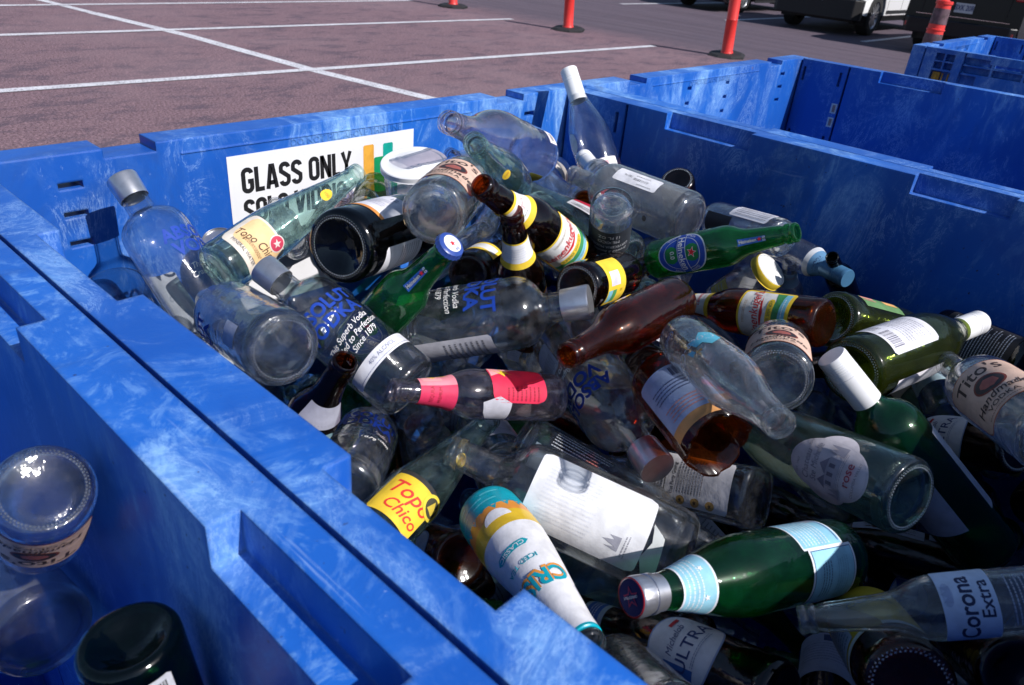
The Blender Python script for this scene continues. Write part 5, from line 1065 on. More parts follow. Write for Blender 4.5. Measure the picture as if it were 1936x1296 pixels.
'fillb_250': ('corona', (-0.3047,-0.5167,0.9970), (-0.7236,-0.5409,-0.4288), (0.1426,-0.7250,0.6738), 0.970),
'fillb_251': ('slim', (-0.4353,-0.8106,0.6668), (0.2239,-0.8605,0.4576), (0.1585,0.4954,0.8541), 0.970),

}
TAN = (.66, .46, .36); PBLUE = (.40, .52, .66); NAVY = (.02, .05, .22); GREY = (.42, .43, .45); CREAM = (.72, .62, .46)
def vodka_print(th, script=('This Superb Vodka', 'Crafted to Perfection', 'Since 1879'), paper_th=None):
    L = [('printed_lettering', th, .121, 0, [('text', 'ABSOLUT', 0, .011, .0235, VBLUE, 0, .92, .035), ('text', 'VODKA', 0, -.009, .0235, VBLUE, 0, 1.0, .035)]),
         ('script_lettering', th, .080, 0, [('text', s, 0, .011-i*.0105, .0105, WHITE, 8, .9, .004, .45) for i, s in enumerate(script)])]
    if paper_th is not None: L.append(('neck_band', paper_th, .045, 0, [('rect', 0, 0, .118, .0165, (.72, .73, .78)), ('text', '40% ALC/VOL.', 0, .001, .0070, (.10, .12, .25)), ('lines', 0, -.0055, .10, .0022, 1, (.2, .22, .35))]))
    return L
def shandy(th, z=.068): return ('front_label', th, z, 0, [('rect', 0, 0, .078, .072, YEL, .004), ('rect', 0, .001, .070, .064, (.78, .78, .76), .003), ('rect', 0, -.0225, .070, .017, (.18, .48, .62)), ('poly', [(-.035, -.018), (-.02, -.010), (-.008, -.016), (.006, -.0095), (.02, -.015), (.035, -.010), (.035, -.023), (-.035, -.021)], (.05, .26, .09)), ('rect', 0, -.0095, .046, .0085, YEL, .002), ('text', 'SUMMER SHANDY', 0, -.0096, .0066, (.04, .12, .06), 0, .78), ('text', "Leinenkugel's", 0, .0105, .0165, (.62, .02, .03), 6, .82, .004, .3), ('poly', [(-.022, .002), (.026, .0045), (.004, -.001)], (.62, .02, .03)), ('oval', -.027, .022, .012, .012, (.66, .64, .6)), ('lines', .004, .026, .03, .004, 2, (.5, .35, .2)), ('lines', 0, -.027, .05, .003, 1, WHITE)])
def shandy_neck(th, z=.175): return ('neck_label', th, z, 0, [('rect', 0, 0, .060, .036, YEL), ('rect', 0, .002, .060, .024, (.76, .76, .75)), ('text', "Leinenkugel's", 0, .003, .0085, (.62, .02, .03), 5, .8, .003, .3), ('lines', 0, -.0055, .02, .003, 1, (.3, .3, .3))])
def heineken(th, z=.070):
    S = (.60, .66, .74); B = (.015, .07, .42); Gn = (.01, .20, .06)
    return [('front_label', th, z, 0, [('oval', 0, 0, .070, .082, S), ('oval', 0, 0, .066, .078, B), ('oval', 0, 0, .052, .062, S), ('oval', 0, 0, .050, .060, B), ('rect', 0, .017, .026, .022, Gn, .008), ('rect', 0, -.018, .026, .020, Gn, .008), ('rect', 0, 0, .066, .0145, S), ('rect', 0, 0, .066, .0125, B), ('text', 'Heineken', 0, -.0004, .0150, WHITE, 0, .92, .012), ('star', 0, .0175, .0085, WHITE), ('star', 0, .0175, .0070, (.75, .02, .03)), ('text', '0.0', 0, -.016, .0105, WHITE, 0, .9, .01), ('text', 'PREMIUM', -.0262, .014, .0050, WHITE, 64), ('text', 'QUALITY', .0262, .014, .0050, WHITE, -64), ('text', 'ALCOHOL', -.0262, -.014, .0050, WHITE, 116), ('text', 'FREE', .0262, -.014, .0050, WHITE, 60)]),
            ('neck_label', th, .176, 90, [('rect', 0, 0, .040, .0085, (.02, .10, .42)), ('text', 'Heineken', -.0055, 0, .0066, WHITE, 0, 1, .01), ('star', .0115, 0, .0036, (.75, .02, .03)), ('text', '0.0', .0175, .0, .006, WHITE, -90)])]
def topo_label(th, z=.055): return ('front_label', th, z, 0, [('rect', 0, 0, .074, .056, (.70, .64, .56), .010), ('rect', 0, .004, .058, .042, (.80, .55, .28), .008), ('text', 'Topo Chico', 0, .000, .0155, (.12, .07, .04), 14, .82, .012, .35), ('oval', .014, .021, .022, .022, (.70, .64, .6)), ('oval', .014, .021, .019, .019, (.55, .05, .10)), ('star', .014, .021, .006, (.75, .62, .58)), ('text', 'MINERAL WATER', -.002, -.020, .0068, (.12, .10, .09), 0, .8), ('lines', 0, -.0085, .036, .005, 3, (.4, .25, .12)), ('text', '12.2', .028, -.021, .004, (.2, .15, .1))])
def oval_tag(th, z, txt='100'): return ('oval_sticker', th, z, 0, [('oval', 0, 0, .014, .021, YEL), ('text', txt, 0, 0, .0068, (.62, .22, .03), 0, .9, .01)])
def ultra(th, z=.075, w_=.080, h_=.060): return ('front_label', th, z, 0, [('oval', 0, 0, w_, h_, (.30, .38, .58)), ('oval', 0, 0, w_-.003, h_-.003, (.74, .76, .80)), ('rect', -.024, -.002, .016, .030, (.04, .14, .42)), ('text', 'ULTRA', .004, -.005, .0165, (.03, .06, .20), 0, 1.05, .006), ('text', 'Michelob', .002, .010, .0090, (.05, .08, .22), 6, .9, 0, .35), ('rect', .016, .0195, .011, .0035, (.60, .03, .05)), ('lines', .004, -.0155, .036, .004, 2, (.25, .3, .45))])
def titos(th, z=.085): return ('front_label', th, z, 0, [('rect', 0, 0, .100, .098, (.42, .12, .06), .012), ('rect', 0, 0, .0975, .0955, TAN, .011), ('text', "Tito's", 0, .030, .0300, (.05, .03, .03), 8, 1.0, .012, .15), ('oval', .004, .0, .040, .034, (.20, .04, .03)), ('oval', .004, 0, .035, .029, (.03, .025, .03)), ('poly', [(-.006, .004), (.002, .009), (.013, .006), (.015, -.004), (.006, -.010), (-.004, -.007), (-.008, -.001)], (.36, .10, .08)), ('text', 'Handmade', 0, -.023, .0170, (.05, .03, .03), 4, 1, .008, .25), ('text', 'VODKA', 0, -.037, .010, (.05, .03, .03), 0, 1.2, .006), ('lines', 0, -.0445, .06, .003, 1, (.2, .1, .08))])
def backlabel(th, z, w_=.060, h_=.075, col=(.72, .72, .74), rot=0, bars=True, name='back_label'):
    ops = [('rect', 0, 0, w_, h_, col, .003), ('lines', 0, h_*.16, w_*.84, h_*.52, 8, (.22, .22, .25))]
    if bars: ops += [('bars', w_*.12, -h_*.32, w_*.45, h_*.20, (.08, .08, .09))]
    return (name, th, z, rot, ops)
PG = 'glass bottles and jars heaped in the main blue bin'
B = {}
def it(key, name, cat, label, gm, labels=(), cap=None, beads=False, **k): B[key] = (name, cat, label, gm, labels, cap, beads, k)
it('vodka_back', 'vodka_bottle', 'bottle', 'clear vodka bottle with silver cap leaning on the back wall left of the sign', 'clean', vodka_print(66)+[('back_label', -128, .075, 0, [('rect', 0, 0, .060, .085, (.60, .63, .68), .003), ('lines', 0, .02, .05, .03, 5, GREY)])], 'vodka')
it('vodka_ring', 'vodka_bottle', 'bottle', 'clear vodka bottle lying base first beside the near left wall', 'clear', vodka_print(-88)+[('back_label', -25, .046, 0, [('rect', 0, 0, .026, .030, (.5, .55, .66))])], None, True)
it('vodka_super', 'vodka_bottle', 'bottle', 'clear vodka bottle with white 40% ALC/VOL band and blue lettering', 'clean', vodka_print(6, ('This Superb Vodka', 'Distilled to Perfection', 'Est. Since 1879'), 20), 'vodka')
it('vodka_flat', 'vodka_bottle', 'bottle', 'clear vodka bottle lying sideways in the middle, silver cap pointing right', 'clear', vodka_print(-72)+[backlabel(78, .08, .075, .10, (.62, .62, .68), 0, False), ('label_remnant', -60, .040, 0, [('poly', [(-.012, -.02), (.013, -.018), (.009, .012), (-.002, .021), (-.012, .015)], (.68, .69, .74))])], 'vodka')
it('vodka_mid', 'vodka_bottle', 'bottle', 'clear vodka bottle lying neck down under the plain amber bottle, silver cap toward camera', 'clear', vodka_print(38)+[backlabel(62, .05, .05, .045, (.52, .54, .64), 0, False)], 'vodka', True)
it('vodka_wall', 'vodka_bottle', 'bottle', 'clear vodka bottle half hidden by the near left wall, blue letters across its shoulder', 'dusty', vodka_print(-14)+[backlabel(150, .06, .06, .06, (.60, .56, .55), 0, False)])
it('topo_big', 'mineral_water_bottle', 'bottle', 'pale green mineral water bottle with tan label leaning across the GLASS ONLY sign', 'aqua', [topo_label(2, .050), oval_tag(0, .178)])
it('champ_dark', 'wine_bottle', 'bottle', 'almost black fat wine bottle with its dark punted base facing the camera', 'black', [('back_label', -66, .075, 0, [('rect', 0, 0, .070, .074, (.72, .72, .78), .002), ('rect', 0, -.0335, .070, .007, (.75, .28, .06)), ('text', '12', .012, .024, .012, (.2, .2, .3)), ('lines', -.005, 0, .05, .03, 6, (.45, .45, .55))]), backlabel(52, .075, .045, .085, (.70, .70, .74), 0, False), ('label_scrap', -6, .085, 0, [('poly', [(-.004, -.004), (.002, -.006), (.006, -.001), (.002, .005), (-.003, .006), (-.005, .001)], (.55, .40, .22))])], None, True)
it('titos_top', 'vodka_bottle', 'bottle', 'clear round bottle with pinkish label in front of the white lidded jar, base facing camera', 'clear', [titos(-38, .085), ('back_label', 142, .085, 0, [('rect', 0, 0, .085, .085, (.60, .44, .36), .006)])], None, True)
it('candle', 'lidded_jar', 'jar', 'ribbed clear glass jar closed with a round white lid', 'clear', [], 'white_lid', False, rib=True)
it('burg_clear', 'wine_bottle', 'bottle', 'empty clear wine bottle with gold label, mouth toward the sign and no cap', 'pinkish', [('gold_label', -78, .050, 0, [('rect', 0, 0, .060, .060, (.50, .46, .05), .006), ('lines', 0, 0, .04, .02, 3, (.35, .3, .03))]), ('back_label', 15, .025, 0, [('rect', .028, 0, .022, .030, (.70, .66, .68)), ('bars', .028, 0, .012, .012, (.2, .2, .2))])])
it('topo_small', 'mineral_water_bottle', 'bottle', 'pale green bottle with open ringed mouth facing the camera under the clear wine bottle', 'aqua', [oval_tag(10, .150, '100'), topo_label(140, .05)])
it('rose_wine', 'wine_bottle', 'bottle', 'clear wine bottle with tall white cap and some pink wine, upright in far corner', 'clean', [('round_label', -58, .150, 0, [('oval', 0, 0, .026, .040, (.70, .70, .66))]), ('front_label', 20, .078, 0, [('rect', 0, 0, .050, .046, (.76, .74, .76)), ('rect', -.003, .007, .017, .019, (.72, .32, .36)), ('rect', -.003, .007, .014, .016, (.76, .50, .52)), ('lines', .004, -.014, .03, .010, 3, (.7, .4, .4))])], 'long_white')
it('cap_wine', 'wine_bottle', 'bottle', 'small clear bottle with white screw cap just below the upright pink wine bottle', 'clear', [], 'long_white')
it('rib_left', 'soda_bottle', 'bottle', 'slender ribbed clear bottle pointing left behind the beer bottles', 'dusty', [], None, False, rib=True)
it('rib_right', 'soda_bottle', 'bottle', 'slender ribbed clear bottle whose open neck points right below the white screw cap', 'dusty', [], None, False, rib=True)
it('gin_frost', 'liquor_bottle', 'bottle', 'large cloudy grey bottle with white barcode label near the right wall', 'frost', [('barcode_label', 42, .105, 90, [('rect', 0, 0, .090, .030, (.76, .76, .80), .002), ('bars', -.008, -.002, .030, .012, (.1, .1, .12)), ('text', '750 ML', .020, -.002, .006, (.2, .2, .22)), ('lines', -.02, .010, .03, .003, 1, (.3, .3, .3))]), ('stain', -30, .06, 0, [('oval', 0, 0, .010, .008, (.22, .18, .16))])])
it('modelo', 'beer_bottle', 'bottle', 'upside down clear bottle with black label and white print', 'clear', [('front_label', 0, .058, 0, [('rect', 0, 0, .086, .058, (.03, .035, .045), .003), ('text', '12 FL. OZ.', 0, -.018, .0085, (.6, .6, .62), 0, .9), ('text', 'MEXICO', 0, -.008, .0085, (.6, .6, .62)), ('text', 'CERVECERIA MODELO', 0, .003, .0075, (.6, .6, .62), 0, .8), ('text', 'Brewed & bottled by', 0, .013, .0075, (.6, .6, .62), 0, .9, 0, .3), ('oval', 0, .023, .02, .010, (.35, .33, .35))])])
it('amber_up', 'beer_bottle', 'bottle', 'dark bottle standing upside down against the right wall, flat black base up', 'brown', [backlabel(50, .045, .03, .04, (.6, .6, .66))], None, True)
it('heine_main', 'beer_bottle', 'bottle', 'open green beer bottle with blue and silver oval label, pointing at the right wall', 'green', heineken(-2))
it('yellow_jar', 'jar', 'jar', 'small clear jar with a yellow lid under the green beer bottle', 'clear', [('front_label', -20, .035, 0, [('rect', 0, 0, .05, .035, (.55, .45, .12)), ('lines', 0, 0, .04, .02, 3, GREY)])], 'yellow_lid')
it('foil_small', 'liquor_bottle', 'bottle', 'slim clear bottle with pale blue foil round its neck, right of the yellow lid', 'clear', [('neck_foil', 0, .196, 0, [('rect', 0, 0, .088, .034, (.30, .42, .56)), ('text', 'CUVEE', .004, .006, .006, (.6, .15, .1))])])
it('bluecap', 'liquor_bottle', 'bottle', 'clear bottle with blue screw cap lying against the shaded right wall', 'clear', [('neck_label', 0, .178, 0, [('rect', 0, 0, .085, .020, (.10, .24, .42)), ('rect', 0, -.013, .085, .009, (.55, .58, .62)), ('text', 'VODKA', .0, .002, .010, (.02, .04, .12))])], 'long_blue')
it('clear_shelf', 'liquor_bottle', 'bottle', 'clear bottle with white printed label beside the right wall behind the green beer bottle', 'clear', [('back_label', 55, .060, 90, [('rect', 0, 0, .085, .030, (.72, .72, .78), .002), ('lines', 0, 0, .075, .022, 5, (.3, .3, .34))]), ('front_label', -30, .12, 0, [('rect', 0, 0, .05, .06, (.02, .02, .03))])])
it('shandy_right', 'beer_bottle', 'bottle', 'amber beer bottle with yellow bordered shandy label, lying below the green beer bottle', 'amber', [shandy(-4), shandy_neck(60)])
it('amber_bare', 'beer_bottle', 'bottle', 'amber beer bottle without label, its open mouth facing the camera mid heap', 'amber', [])
it('olive_base', 'wine_bottle', 'bottle', 'dark olive wine bottle with its base toward the shandy bottle', 'olive', [('front_label', -62, .075, 90, [('rect', 0, 0, .090, .024, (.12, .25, .10)), ('rect', -.028, .006, .03, .010, (.65, .25, .22)), ('rect', .025, .006, .03, .010, (.72, .38, .14))]), ('back_label', 30, .060, 0, [('rect', 0, 0, .035, .040, (.66, .68, .74)), ('poly', [(-.004, -.006), (.004, -.006), (0, .006)], (.1, .2, .45))])], None, True)
it('olive_cap', 'wine_bottle', 'bottle', 'olive green wine bottle with white cap and white back label, pointing at the right wall', 'olive', [('back_label', -42, .080, 0, [('rect', 0, 0, .064, .094, (.74, .74, .80), .004), ('lines', -.002, .012, .054, .050, 9, (.40, .40, .46)), ('bars', .010, -.032, .026, .020, (.15, .15, .2)), ('lines', -.018, -.032, .018, .020, 5, (.35, .35, .4))]), ('front_label', 88, .085, 0, [('rect', 0, 0, .060, .10, (.74, .73, .78))])], 'long_white', True)
it('green_cap', 'wine_bottle', 'bottle', 'dark green wine bottle with white cap slanting down the right side of the heap', 'bottle', [('front_label', 96, .115, 0, [('rect', 0, 0, .050, .115, (.72, .74, .80))]), ('back_label', -48, .105, 0, [('rect', 0, 0, .060, .088, (.56, .58, .70))])], 'long_white')
sh = [(-.036, 0), (-.040, .012), (-.034, .024), (-.022, .027), (-.014, .036), (0, .040), (.014, .036), (.022, .027), (.034, .024), (.040, .012), (.036, 0), (.040, -.012), (.034, -.024), (.022, -.027), (.014, -.036), (0, -.042), (-.014, -.036), (-.022, -.027), (-.034, -.024), (-.040, -.012)]
CHT = (.20, .20, .26)
it('chateau', 'wine_bottle', 'bottle', 'clear rose wine bottle with pale scalloped crest label and drawing of a house', 'aqua', [('front_label', -10, .068, 0, [('oval', 0, .0, .086, .060, (.66, .63, .68)), ('oval', 0, .0, .066, .094, (.66, .63, .68)), ('oval', 0, 0, .0625, .0900, (.58, .56, .62)), ('oval', 0, 0, .0610, .0885, (.67, .64, .69)), ('text', 'Chateau', -.004, .026, .0105, CHT, 6, .9, 0, .3), ('text', 'Ste Michelle', .002, .0165, .0105, CHT, 6, .8, 0, .3), ('text', 'EST. 1967', -.008, .036, .004, CHT), ('text', '2019', .020, .030, .004, CHT), ('rect', -.002, -.006, .030, .014, (.42, .42, .50)), ('poly', [(-.021, .000), (-.014, .009), (-.006, .001)], (.22, .22, .30)), ('poly', [(-.006, .001), (.003, .010), (.012, .001)], (.26, .26, .34)), ('rect', -.013, -.005, .004, .007, (.16, .16, .22)), ('rect', -.004, -.005, .004, .007, (.16, .16, .22)), ('rect', .005, -.005, .004, .007, (.16, .16, .22)), ('lines', 0, -.016, .045, .004, 2, (.35, .35, .42)), ('poly', [(.016, -.014), (.019, .006), (.022, -.003), (.025, .008), (.027, -.014)], (.36, .36, .44)), ('poly', [(-.027, -.018), (-.024, -.004), (-.022, -.016), (-.019, -.006), (-.016, -.018)], (.34, .34, .42)), ('text', 'rose', .002, -.0245, .0135, (.40, .08, .12), 0, 1, .006), ('text', 'COLUMBIA VALLEY', 0, -.034, .0042, CHT)]), ('back_label', 165, .115, 0, [('rect', 0, 0, .060, .130, (.62, .62, .66)), ('lines', 0, 0, .05, .11, 14, (.35, .35, .38)), ('rect', .018, -.052, .010, .010, (.6, .05, .06))])], None, True)
it('titos_base', 'vodka_bottle', 'bottle', 'clear tan labelled bottle showing its large round base beside the contoured soda bottle', 'clear', [titos(0, .068)], None, True)
it('coke', 'soda_bottle', 'bottle', 'contoured clear soda bottle with flecks of cyan, open mouth facing the lower right', 'dusty', [('residue', -24, .085, 0, [('poly', [(-.016, -.016), (-.004, -.022), (.004, -.010), (.014, -.012), (.010, .006), (.002, .004), (-.004, .016), (-.012, .010), (-.019, .002)], (.10, .45, .60)), ('poly', [(.016, .004), (.022, .000), (.020, .014), (.014, .012)], (.12, .42, .58))]), ('embossed_script', 10, .078, 0, [('text', 'Coca-Cola', 0, 0, .020, (.52, .58, .66), 0, .8, -.004, .3)]), ('top_script', 40, .03, 0, [('text', 'Coca-Cola', 0, 0, .012, (.2, .3, .5), 0, .8, 0, .3)]), ('orange_fleck', -6, .10, 0, [('oval', 0, 0, .004, .005, (.6, .3, .1))])])
it('broken', 'broken_bottle', 'bottle', 'broken amber bottle with jagged open end facing the camera and pale blue label', 'amber', [('back_label', -12, .070, 0, [('rect', 0, 0, .080, .080, (.34, .42, .62), .004), ('rect', 0, .044, .080, .014, (.72, .34, .12)), ('bars', -.016, -.028, .024, .014, (.05, .06, .12)), ('lines', 0, -.008, .066, .020, 4, (.08, .10, .2)), ('lines', 0, .022, .06, .020, 4, (.7, .30, .25))]), ('side_label', -95, .07, 0, [('rect', 0, 0, .020, .08, (.70, .34, .14)), ('rect', .003, 0, .008, .07, (.5, .52, .66))])], None, False, broken=True)
it('red_label', 'liquor_bottle', 'bottle', 'clear bottle with red and pink neck and body labels lying left to right', 'pinkish', [('neck_label', 10, .178, 0, [('rect', 0, 0, .066, .044, (.82, .27, .32)), ('rect', -.014, 0, .038, .044, (.64, .03, .10)), ('rect', .016, .006, .010, .024, (.84, .35, .36)), ('poly', [(.018, -.016), (.024, -.004), (.019, .000), (.026, .014), (.016, .004), (.021, -.003)], YEL), ('text', 'TEQUILA', -.006, .008, .0065, (.35, .02, .04), 0, .8), ('text', 'PREMIUM', -.006, -.002, .0055, (.35, .02, .04), 0, .8)]), ('front_label', 34, .075, 0, [('rect', 0, 0, .054, .078, (.64, .02, .07), .012), ('poly', [(.025, .036), (.026, -.010), (.006, .038)], (.84, .36, .36)), ('poly', [(.010, .006), (.018, .020), (.012, .022), (.020, .034), (.006, .018), (.013, .017)], YEL), ('text', 'V', .014, .016, .018, YEL, -20, 1, .02), ('lines', -.015, -.005, .018, .05, 8, (.35, .01, .04))]), ('torn_paper', -36, .108, 0, [('poly', [(-.020, -.024), (.010, -.022), (.018, -.004), (.010, .018), (-.004, .014), (-.016, .006)], (.50, .50, .56))])])
it('black_neck', 'beer_bottle', 'bottle', 'blackish bottle neck with open brown mouth poking up beside the vodka bottle with white band', 'brown', [('neck_label', 30, .150, 0, [('rect', 0, 0, .05, .030, (.42, .43, .52))]), ('front_label', 0, .100, 0, [('rect', 0, 0, .085, .050, (.36, .60, .68), .012), ('rect', 0, .002, .074, .038, (.42, .66, .74), .010)])])
it('topo_wall', 'mineral_water_bottle', 'bottle', 'pale green mineral water bottle with yellow label, propped on the near left wall', 'aqua', [oval_tag(24, .158), ('front_label', -4, .062, 0, [('rect', 0, 0, .060, .058, YEL, .004), ('rect', 0, .031, .060, .006, (.03, .03, .03)), ('text', 'Topo', 0, .008, .026, (.68, .04, .03), 0, .9, .012, .3), ('text', 'Chico', .004, -.014, .020, (.68, .04, .03), 0, .9, .01, .3), ('oval', .026, .020, .028, .028, (.76, .58, .05)), ('oval', .026, .020, .021, .021, (.05, .05, .03)), ('poly', [(.020, .014), (.024, .028), (.029, .022), (.033, .027), (.031, .014)], (.55, .42, .05))])])
it('tea', 'iced_tea_bottle', 'bottle', 'iced tea bottle in bright teal, orange, yellow and white sleeve by the near left wall', 'clear')
it('frost_label', 'liquor_bottle', 'bottle', 'large clear bottle with a blank looking white label, in front of the crossed clear bottles', 'clear', [('front_label', 4, .108, 0, [('rect', 0, 0, .086, .125, (.76, .78, .82), .008), ('lines', 0, .02, .060, .06, 14, (.70, .73, .80), True), ('poly', [(-.026, -.040), (-.024, -.026), (-.022, -.036), (-.018, -.022), (-.015, -.034), (-.012, -.028), (-.011, -.040)], (.34, .35, .42)), ('lines', -.018, -.046, .024, .006, 2, (.4, .4, .45))]), ('back_label', 178, .10, 0, [('rect', 0, 0, .080, .115, (.60, .62, .62))]), ('torn_edge', -14, .036, 0, [('poly', [(-.03, -.012), (.02, -.006), (.030, .008), (.012, .004), (-.006, .010), (-.024, .002)], (.52, .56, .56))])], None, True)
it('white_text', 'liquor_bottle', 'bottle', 'clear bottle with a block of white print, lying along the large white labelled bottle', 'dusty', [('printed_text', -34, .070, 90, [('lines', 0, 0, .066, .026, 7, (.76, .77, .82))]), ('front_label', 20, .060, 90, [('rect', 0, 0, .075, .030, (.38, .46, .52)), ('rect', 0, 0, .07, .026, (.44, .50, .55))]), ('printed_name', -8, .125, 90, [('text', 'CUERVO', 0, 0, .012, (.08, .09, .14), 0, 1.1, .01)])])
it('square_white', 'whiskey_bottle', 'bottle', 'square clear bottle with white recipe label and four tan circles', 'clear', [('front_label', 4, .085, 0, [('rect', 0, 0, .062, .130, (.72, .71, .74), .003), ('text', 'Get Party Going', 0, .020, .0075, (.06, .06, .07), 0, .8, .01), ('lines', .006, -.006, .044, .040, 9, (.12, .12, .14)), ('lines', .006, .044, .044, .030, 6, (.12, .12, .14)), ('rect', 0, .032, .050, .0012, (.1, .1, .1))]+[('oval', -.024, -.040+i*.022, .010, .013, (.45, .28, .10)) for i in range(4)]+[('star', -.024, -.040+i*.022, .003, (.06, .04, .03)) for i in range(4)])])
it('pellegrino', 'sparkling_water_bottle', 'bottle', 'green sparkling water bottle with silver and dark blue star cap at lower center', 'bottle', [('neck_label', 0, .226, 0, [('rect', 0, 0, .120, .034, (.72, .76, .82)), ('rect', 0, 0, .120, .030, (.28, .58, .72)), ('lines', 0, .004, .10, .018, 4, (.62, .74, .80)), ('star', .012, -.006, .003, WHITE), ('star', -.012, -.006, .003, WHITE)]), ('back_label', 58, .070, 0, [('rect', 0, 0, .060, .062, (.72, .75, .80), .001), ('rect', 0, 0, .056, .058, (.26, .55, .70)), ('lines', -.004, .006, .044, .040, 8, (.60, .72, .78)), ('bars', .016, -.019, .022, .013, (.45, .30, .32)), ('rect', 0, -.026, .05, .001, (.1, .15, .4))]), ('front_label', -30, .062, 0, [('rect', 0, 0, .062, .066, (.72, .76, .82), .001), ('rect', 0, 0, .057, .061, (.07, .16, .30)), ('rect', 0, 0, .055, .059, (.30, .60, .74)), ('lines', 0, .012, .036, .016, 4, (.08, .16, .28)), ('lines', 0, -.012, .044, .018, 5, (.22, .45, .6))])], 'pelle', True)
it('corona', 'beer_bottle', 'bottle', 'clear beer bottle with pale blue Corona Extra label at lower right', 'dusty', [('front_label', 4, .098, 0, [('rect', 0, 0, .086, .046, (.62, .70, .84), .002), ('text', 'Corona', -.006, .002, .0215, (.03, .04, .10), 0, .95, .022, .05), ('text', 'Extra', .002, -.014, .0155, (.03, .04, .10), 0, 1.05, .016, .05), ('oval', .008, .0165, .022, .009, (.45, .52, .68)), ('poly', [(.000, .013), (.001, .021), (.005, .017), (.008, .022), (.011, .017), (.015, .021), (.016, .013)], (.36, .42, .58))]), ('lower_print', 4, .055, 0, [('lines', 0, 0, .05, .02, 5, (.40, .44, .55))])])
it('tra_amber', 'beer_bottle', 'bottle', 'dark amber bottle with white oval ULTRA label at the bottom edge of the photo', 'brown', [ultra(14, .080, .086, .066), ('neck_label', 10, .196, 0, [('rect', 0, 0, .070, .030, (.30, .38, .45)), ('rect', 0, .000, .070, .018, (.03, .10, .36)), ('lines', 0, 0, .05, .010, 3, (.5, .55, .65))])])
it('clear_bottom', 'soda_bottle', 'bottle', 'plain clear bottle cut off by the bottom edge beside the near left wall', 'dusty')
it('long_dark', 'beer_bottle', 'bottle', 'long dark brown bottle with a sliver of white label under the crest label wine bottle', 'brown', [('back_label', 58, .120, 90, [('rect', 0, 0, .080, .020, (.50, .54, .64)), ('lines', 0, 0, .06, .012, 3, (.15, .15, .2))]), ('small_label', 60, .055, 90, [('rect', 0, 0, .040, .012, (.30, .34, .44)), ('lines', 0, 0, .03, .006, 2, (.1, .1, .12))])])
it('ultra_deep', 'beer_bottle', 'bottle', 'shaded dark bottle with oval blue white label between green sparkling water and Corona bottles', 'brown', [ultra(40, .060)])
it('yellow_label', 'beer_bottle', 'bottle', 'shaded bottle with mustard yellow label and its round base facing up at the lower right', 'amber', [('front_label', 20, .080, 0, [('rect', 0, 0, .120, .090, (.52, .36, .02), .002), ('rect', 0, -.042, .120, .006, (.62, .62, .6)), ('text', 'CUBA', 0, .010, .0150, (.06, .10, .05), 0, .9, .012), ('rect', -.040, -.004, .030, .064, (.36, .42, .55)), ('lines', -.040, -.004, .026, .055, 8, (.1, .14, .25))])], None, True)
it('white_paper', 'beer_bottle', 'bottle', 'dark bottle with white printed label at the bottom edge, left of the mustard labelled one', 'brown', [('front_label', 0, .085, 0, [('rect', 0, 0, .070, .085, (.50, .57, .74), .003), ('rect', .012, .030, .035, .014, (.05, .08, .20)), ('lines', 0, 0, .058, .040, 7, (.30, .36, .55))])])
it('ultra_right', 'beer_bottle', 'bottle', 'dark bottle with white and blue ULTRA label at the right edge, base toward the edge', 'brown', [ultra(8, .085, .086, .072)], None, True)
it('titos_right', 'vodka_bottle', 'bottle', "clear bottle with large tan Tito's label and dark round seal at the right edge", 'clear', [titos(6, .095)])
it('black_print', 'liquor_bottle', 'bottle', 'dark square bottle covered in rows of white print against the shaded right wall', 'brown', [('front_label', 0, .085, 0, [('rect', 0, 0, .075, .140, (.02, .02, .025), .002), ('lines', 0, .0, .066, .12, 22, (.55, .56, .60))])])
it('mayi_clear', 'liquor_bottle', 'bottle', 'clear bottle with pale blue lettered label tucked behind the tan label bottle', 'clear', [('front_label', 0, .090, 0, [('rect', 0, 0, .070, .075, (.46, .62, .70), .008), ('text', 'MAYI', 0, .018, .014, (.08, .12, .22), 0, .9), ('lines', 0, -.010, .05, .02, 4, (.2, .25, .35))])])
it('green_deep', 'wine_bottle', 'bottle', 'dark green wine bottle with tan label piece between two white capped wine bottles', 'bottle', [('front_label', 12, .165, 0, [('rect', 0, 0, .050, .045, (.55, .38, .22)), ('rect', 0, 0, .046, .041, (.62, .46, .30)), ('text', 'FL', .0, .004, .018, (.05, .04, .03), 0, 1, .02)])])
it('topo_green', 'mineral_water_bottle', 'bottle', 'greenish clear bottle with base against the green beer bottle and red white label on top', 'aqua', [('front_label', 60, .095, 90, [('rect', 0, 0, .062, .030, (.68, .66, .68)), ('rect', 0, -.004, .060, .012, (.55, .02, .05)), ('lines', 0, .010, .05, .006, 2, (.2, .2, .2))])], None, True)
it('shandy_left', 'beer_bottle', 'bottle', 'amber shandy bottle with labelled neck pointing to the upper left', 'brown', [shandy(8), shandy_neck(4, .168)])
it('shandy_up', 'beer_bottle', 'bottle', 'brown beer bottle standing neck up with open mouth and white yellow neck label', 'brown', [('neck_label', 0, .172, 0, [('rect', 0, 0, .090, .036, YEL), ('rect', 0, .003, .090, .026, (.74, .74, .76)), ('lines', 0, .003, .03, .016, 5, (.6, .62, .7))]), shandy(120)])
it('amber_base', 'beer_bottle', 'bottle', 'amber bottle with round knurled base facing left and yellow label, above the plain amber bottle', 'brown', [('back_label', 12, .050, 0, [('rect', 0, 0, .064, .052, YEL, .002), ('rect', -.004, -.004, .018, .026, (.62, .60, .78)), ('rect', .018, -.018, .016, .012, (.2, .5, .62)), ('rect', .018, -.006, .016, .010, (.06, .28, .10)), ('text', '8', .012, .012, .009, (.5, .35, .02))])], None, True)
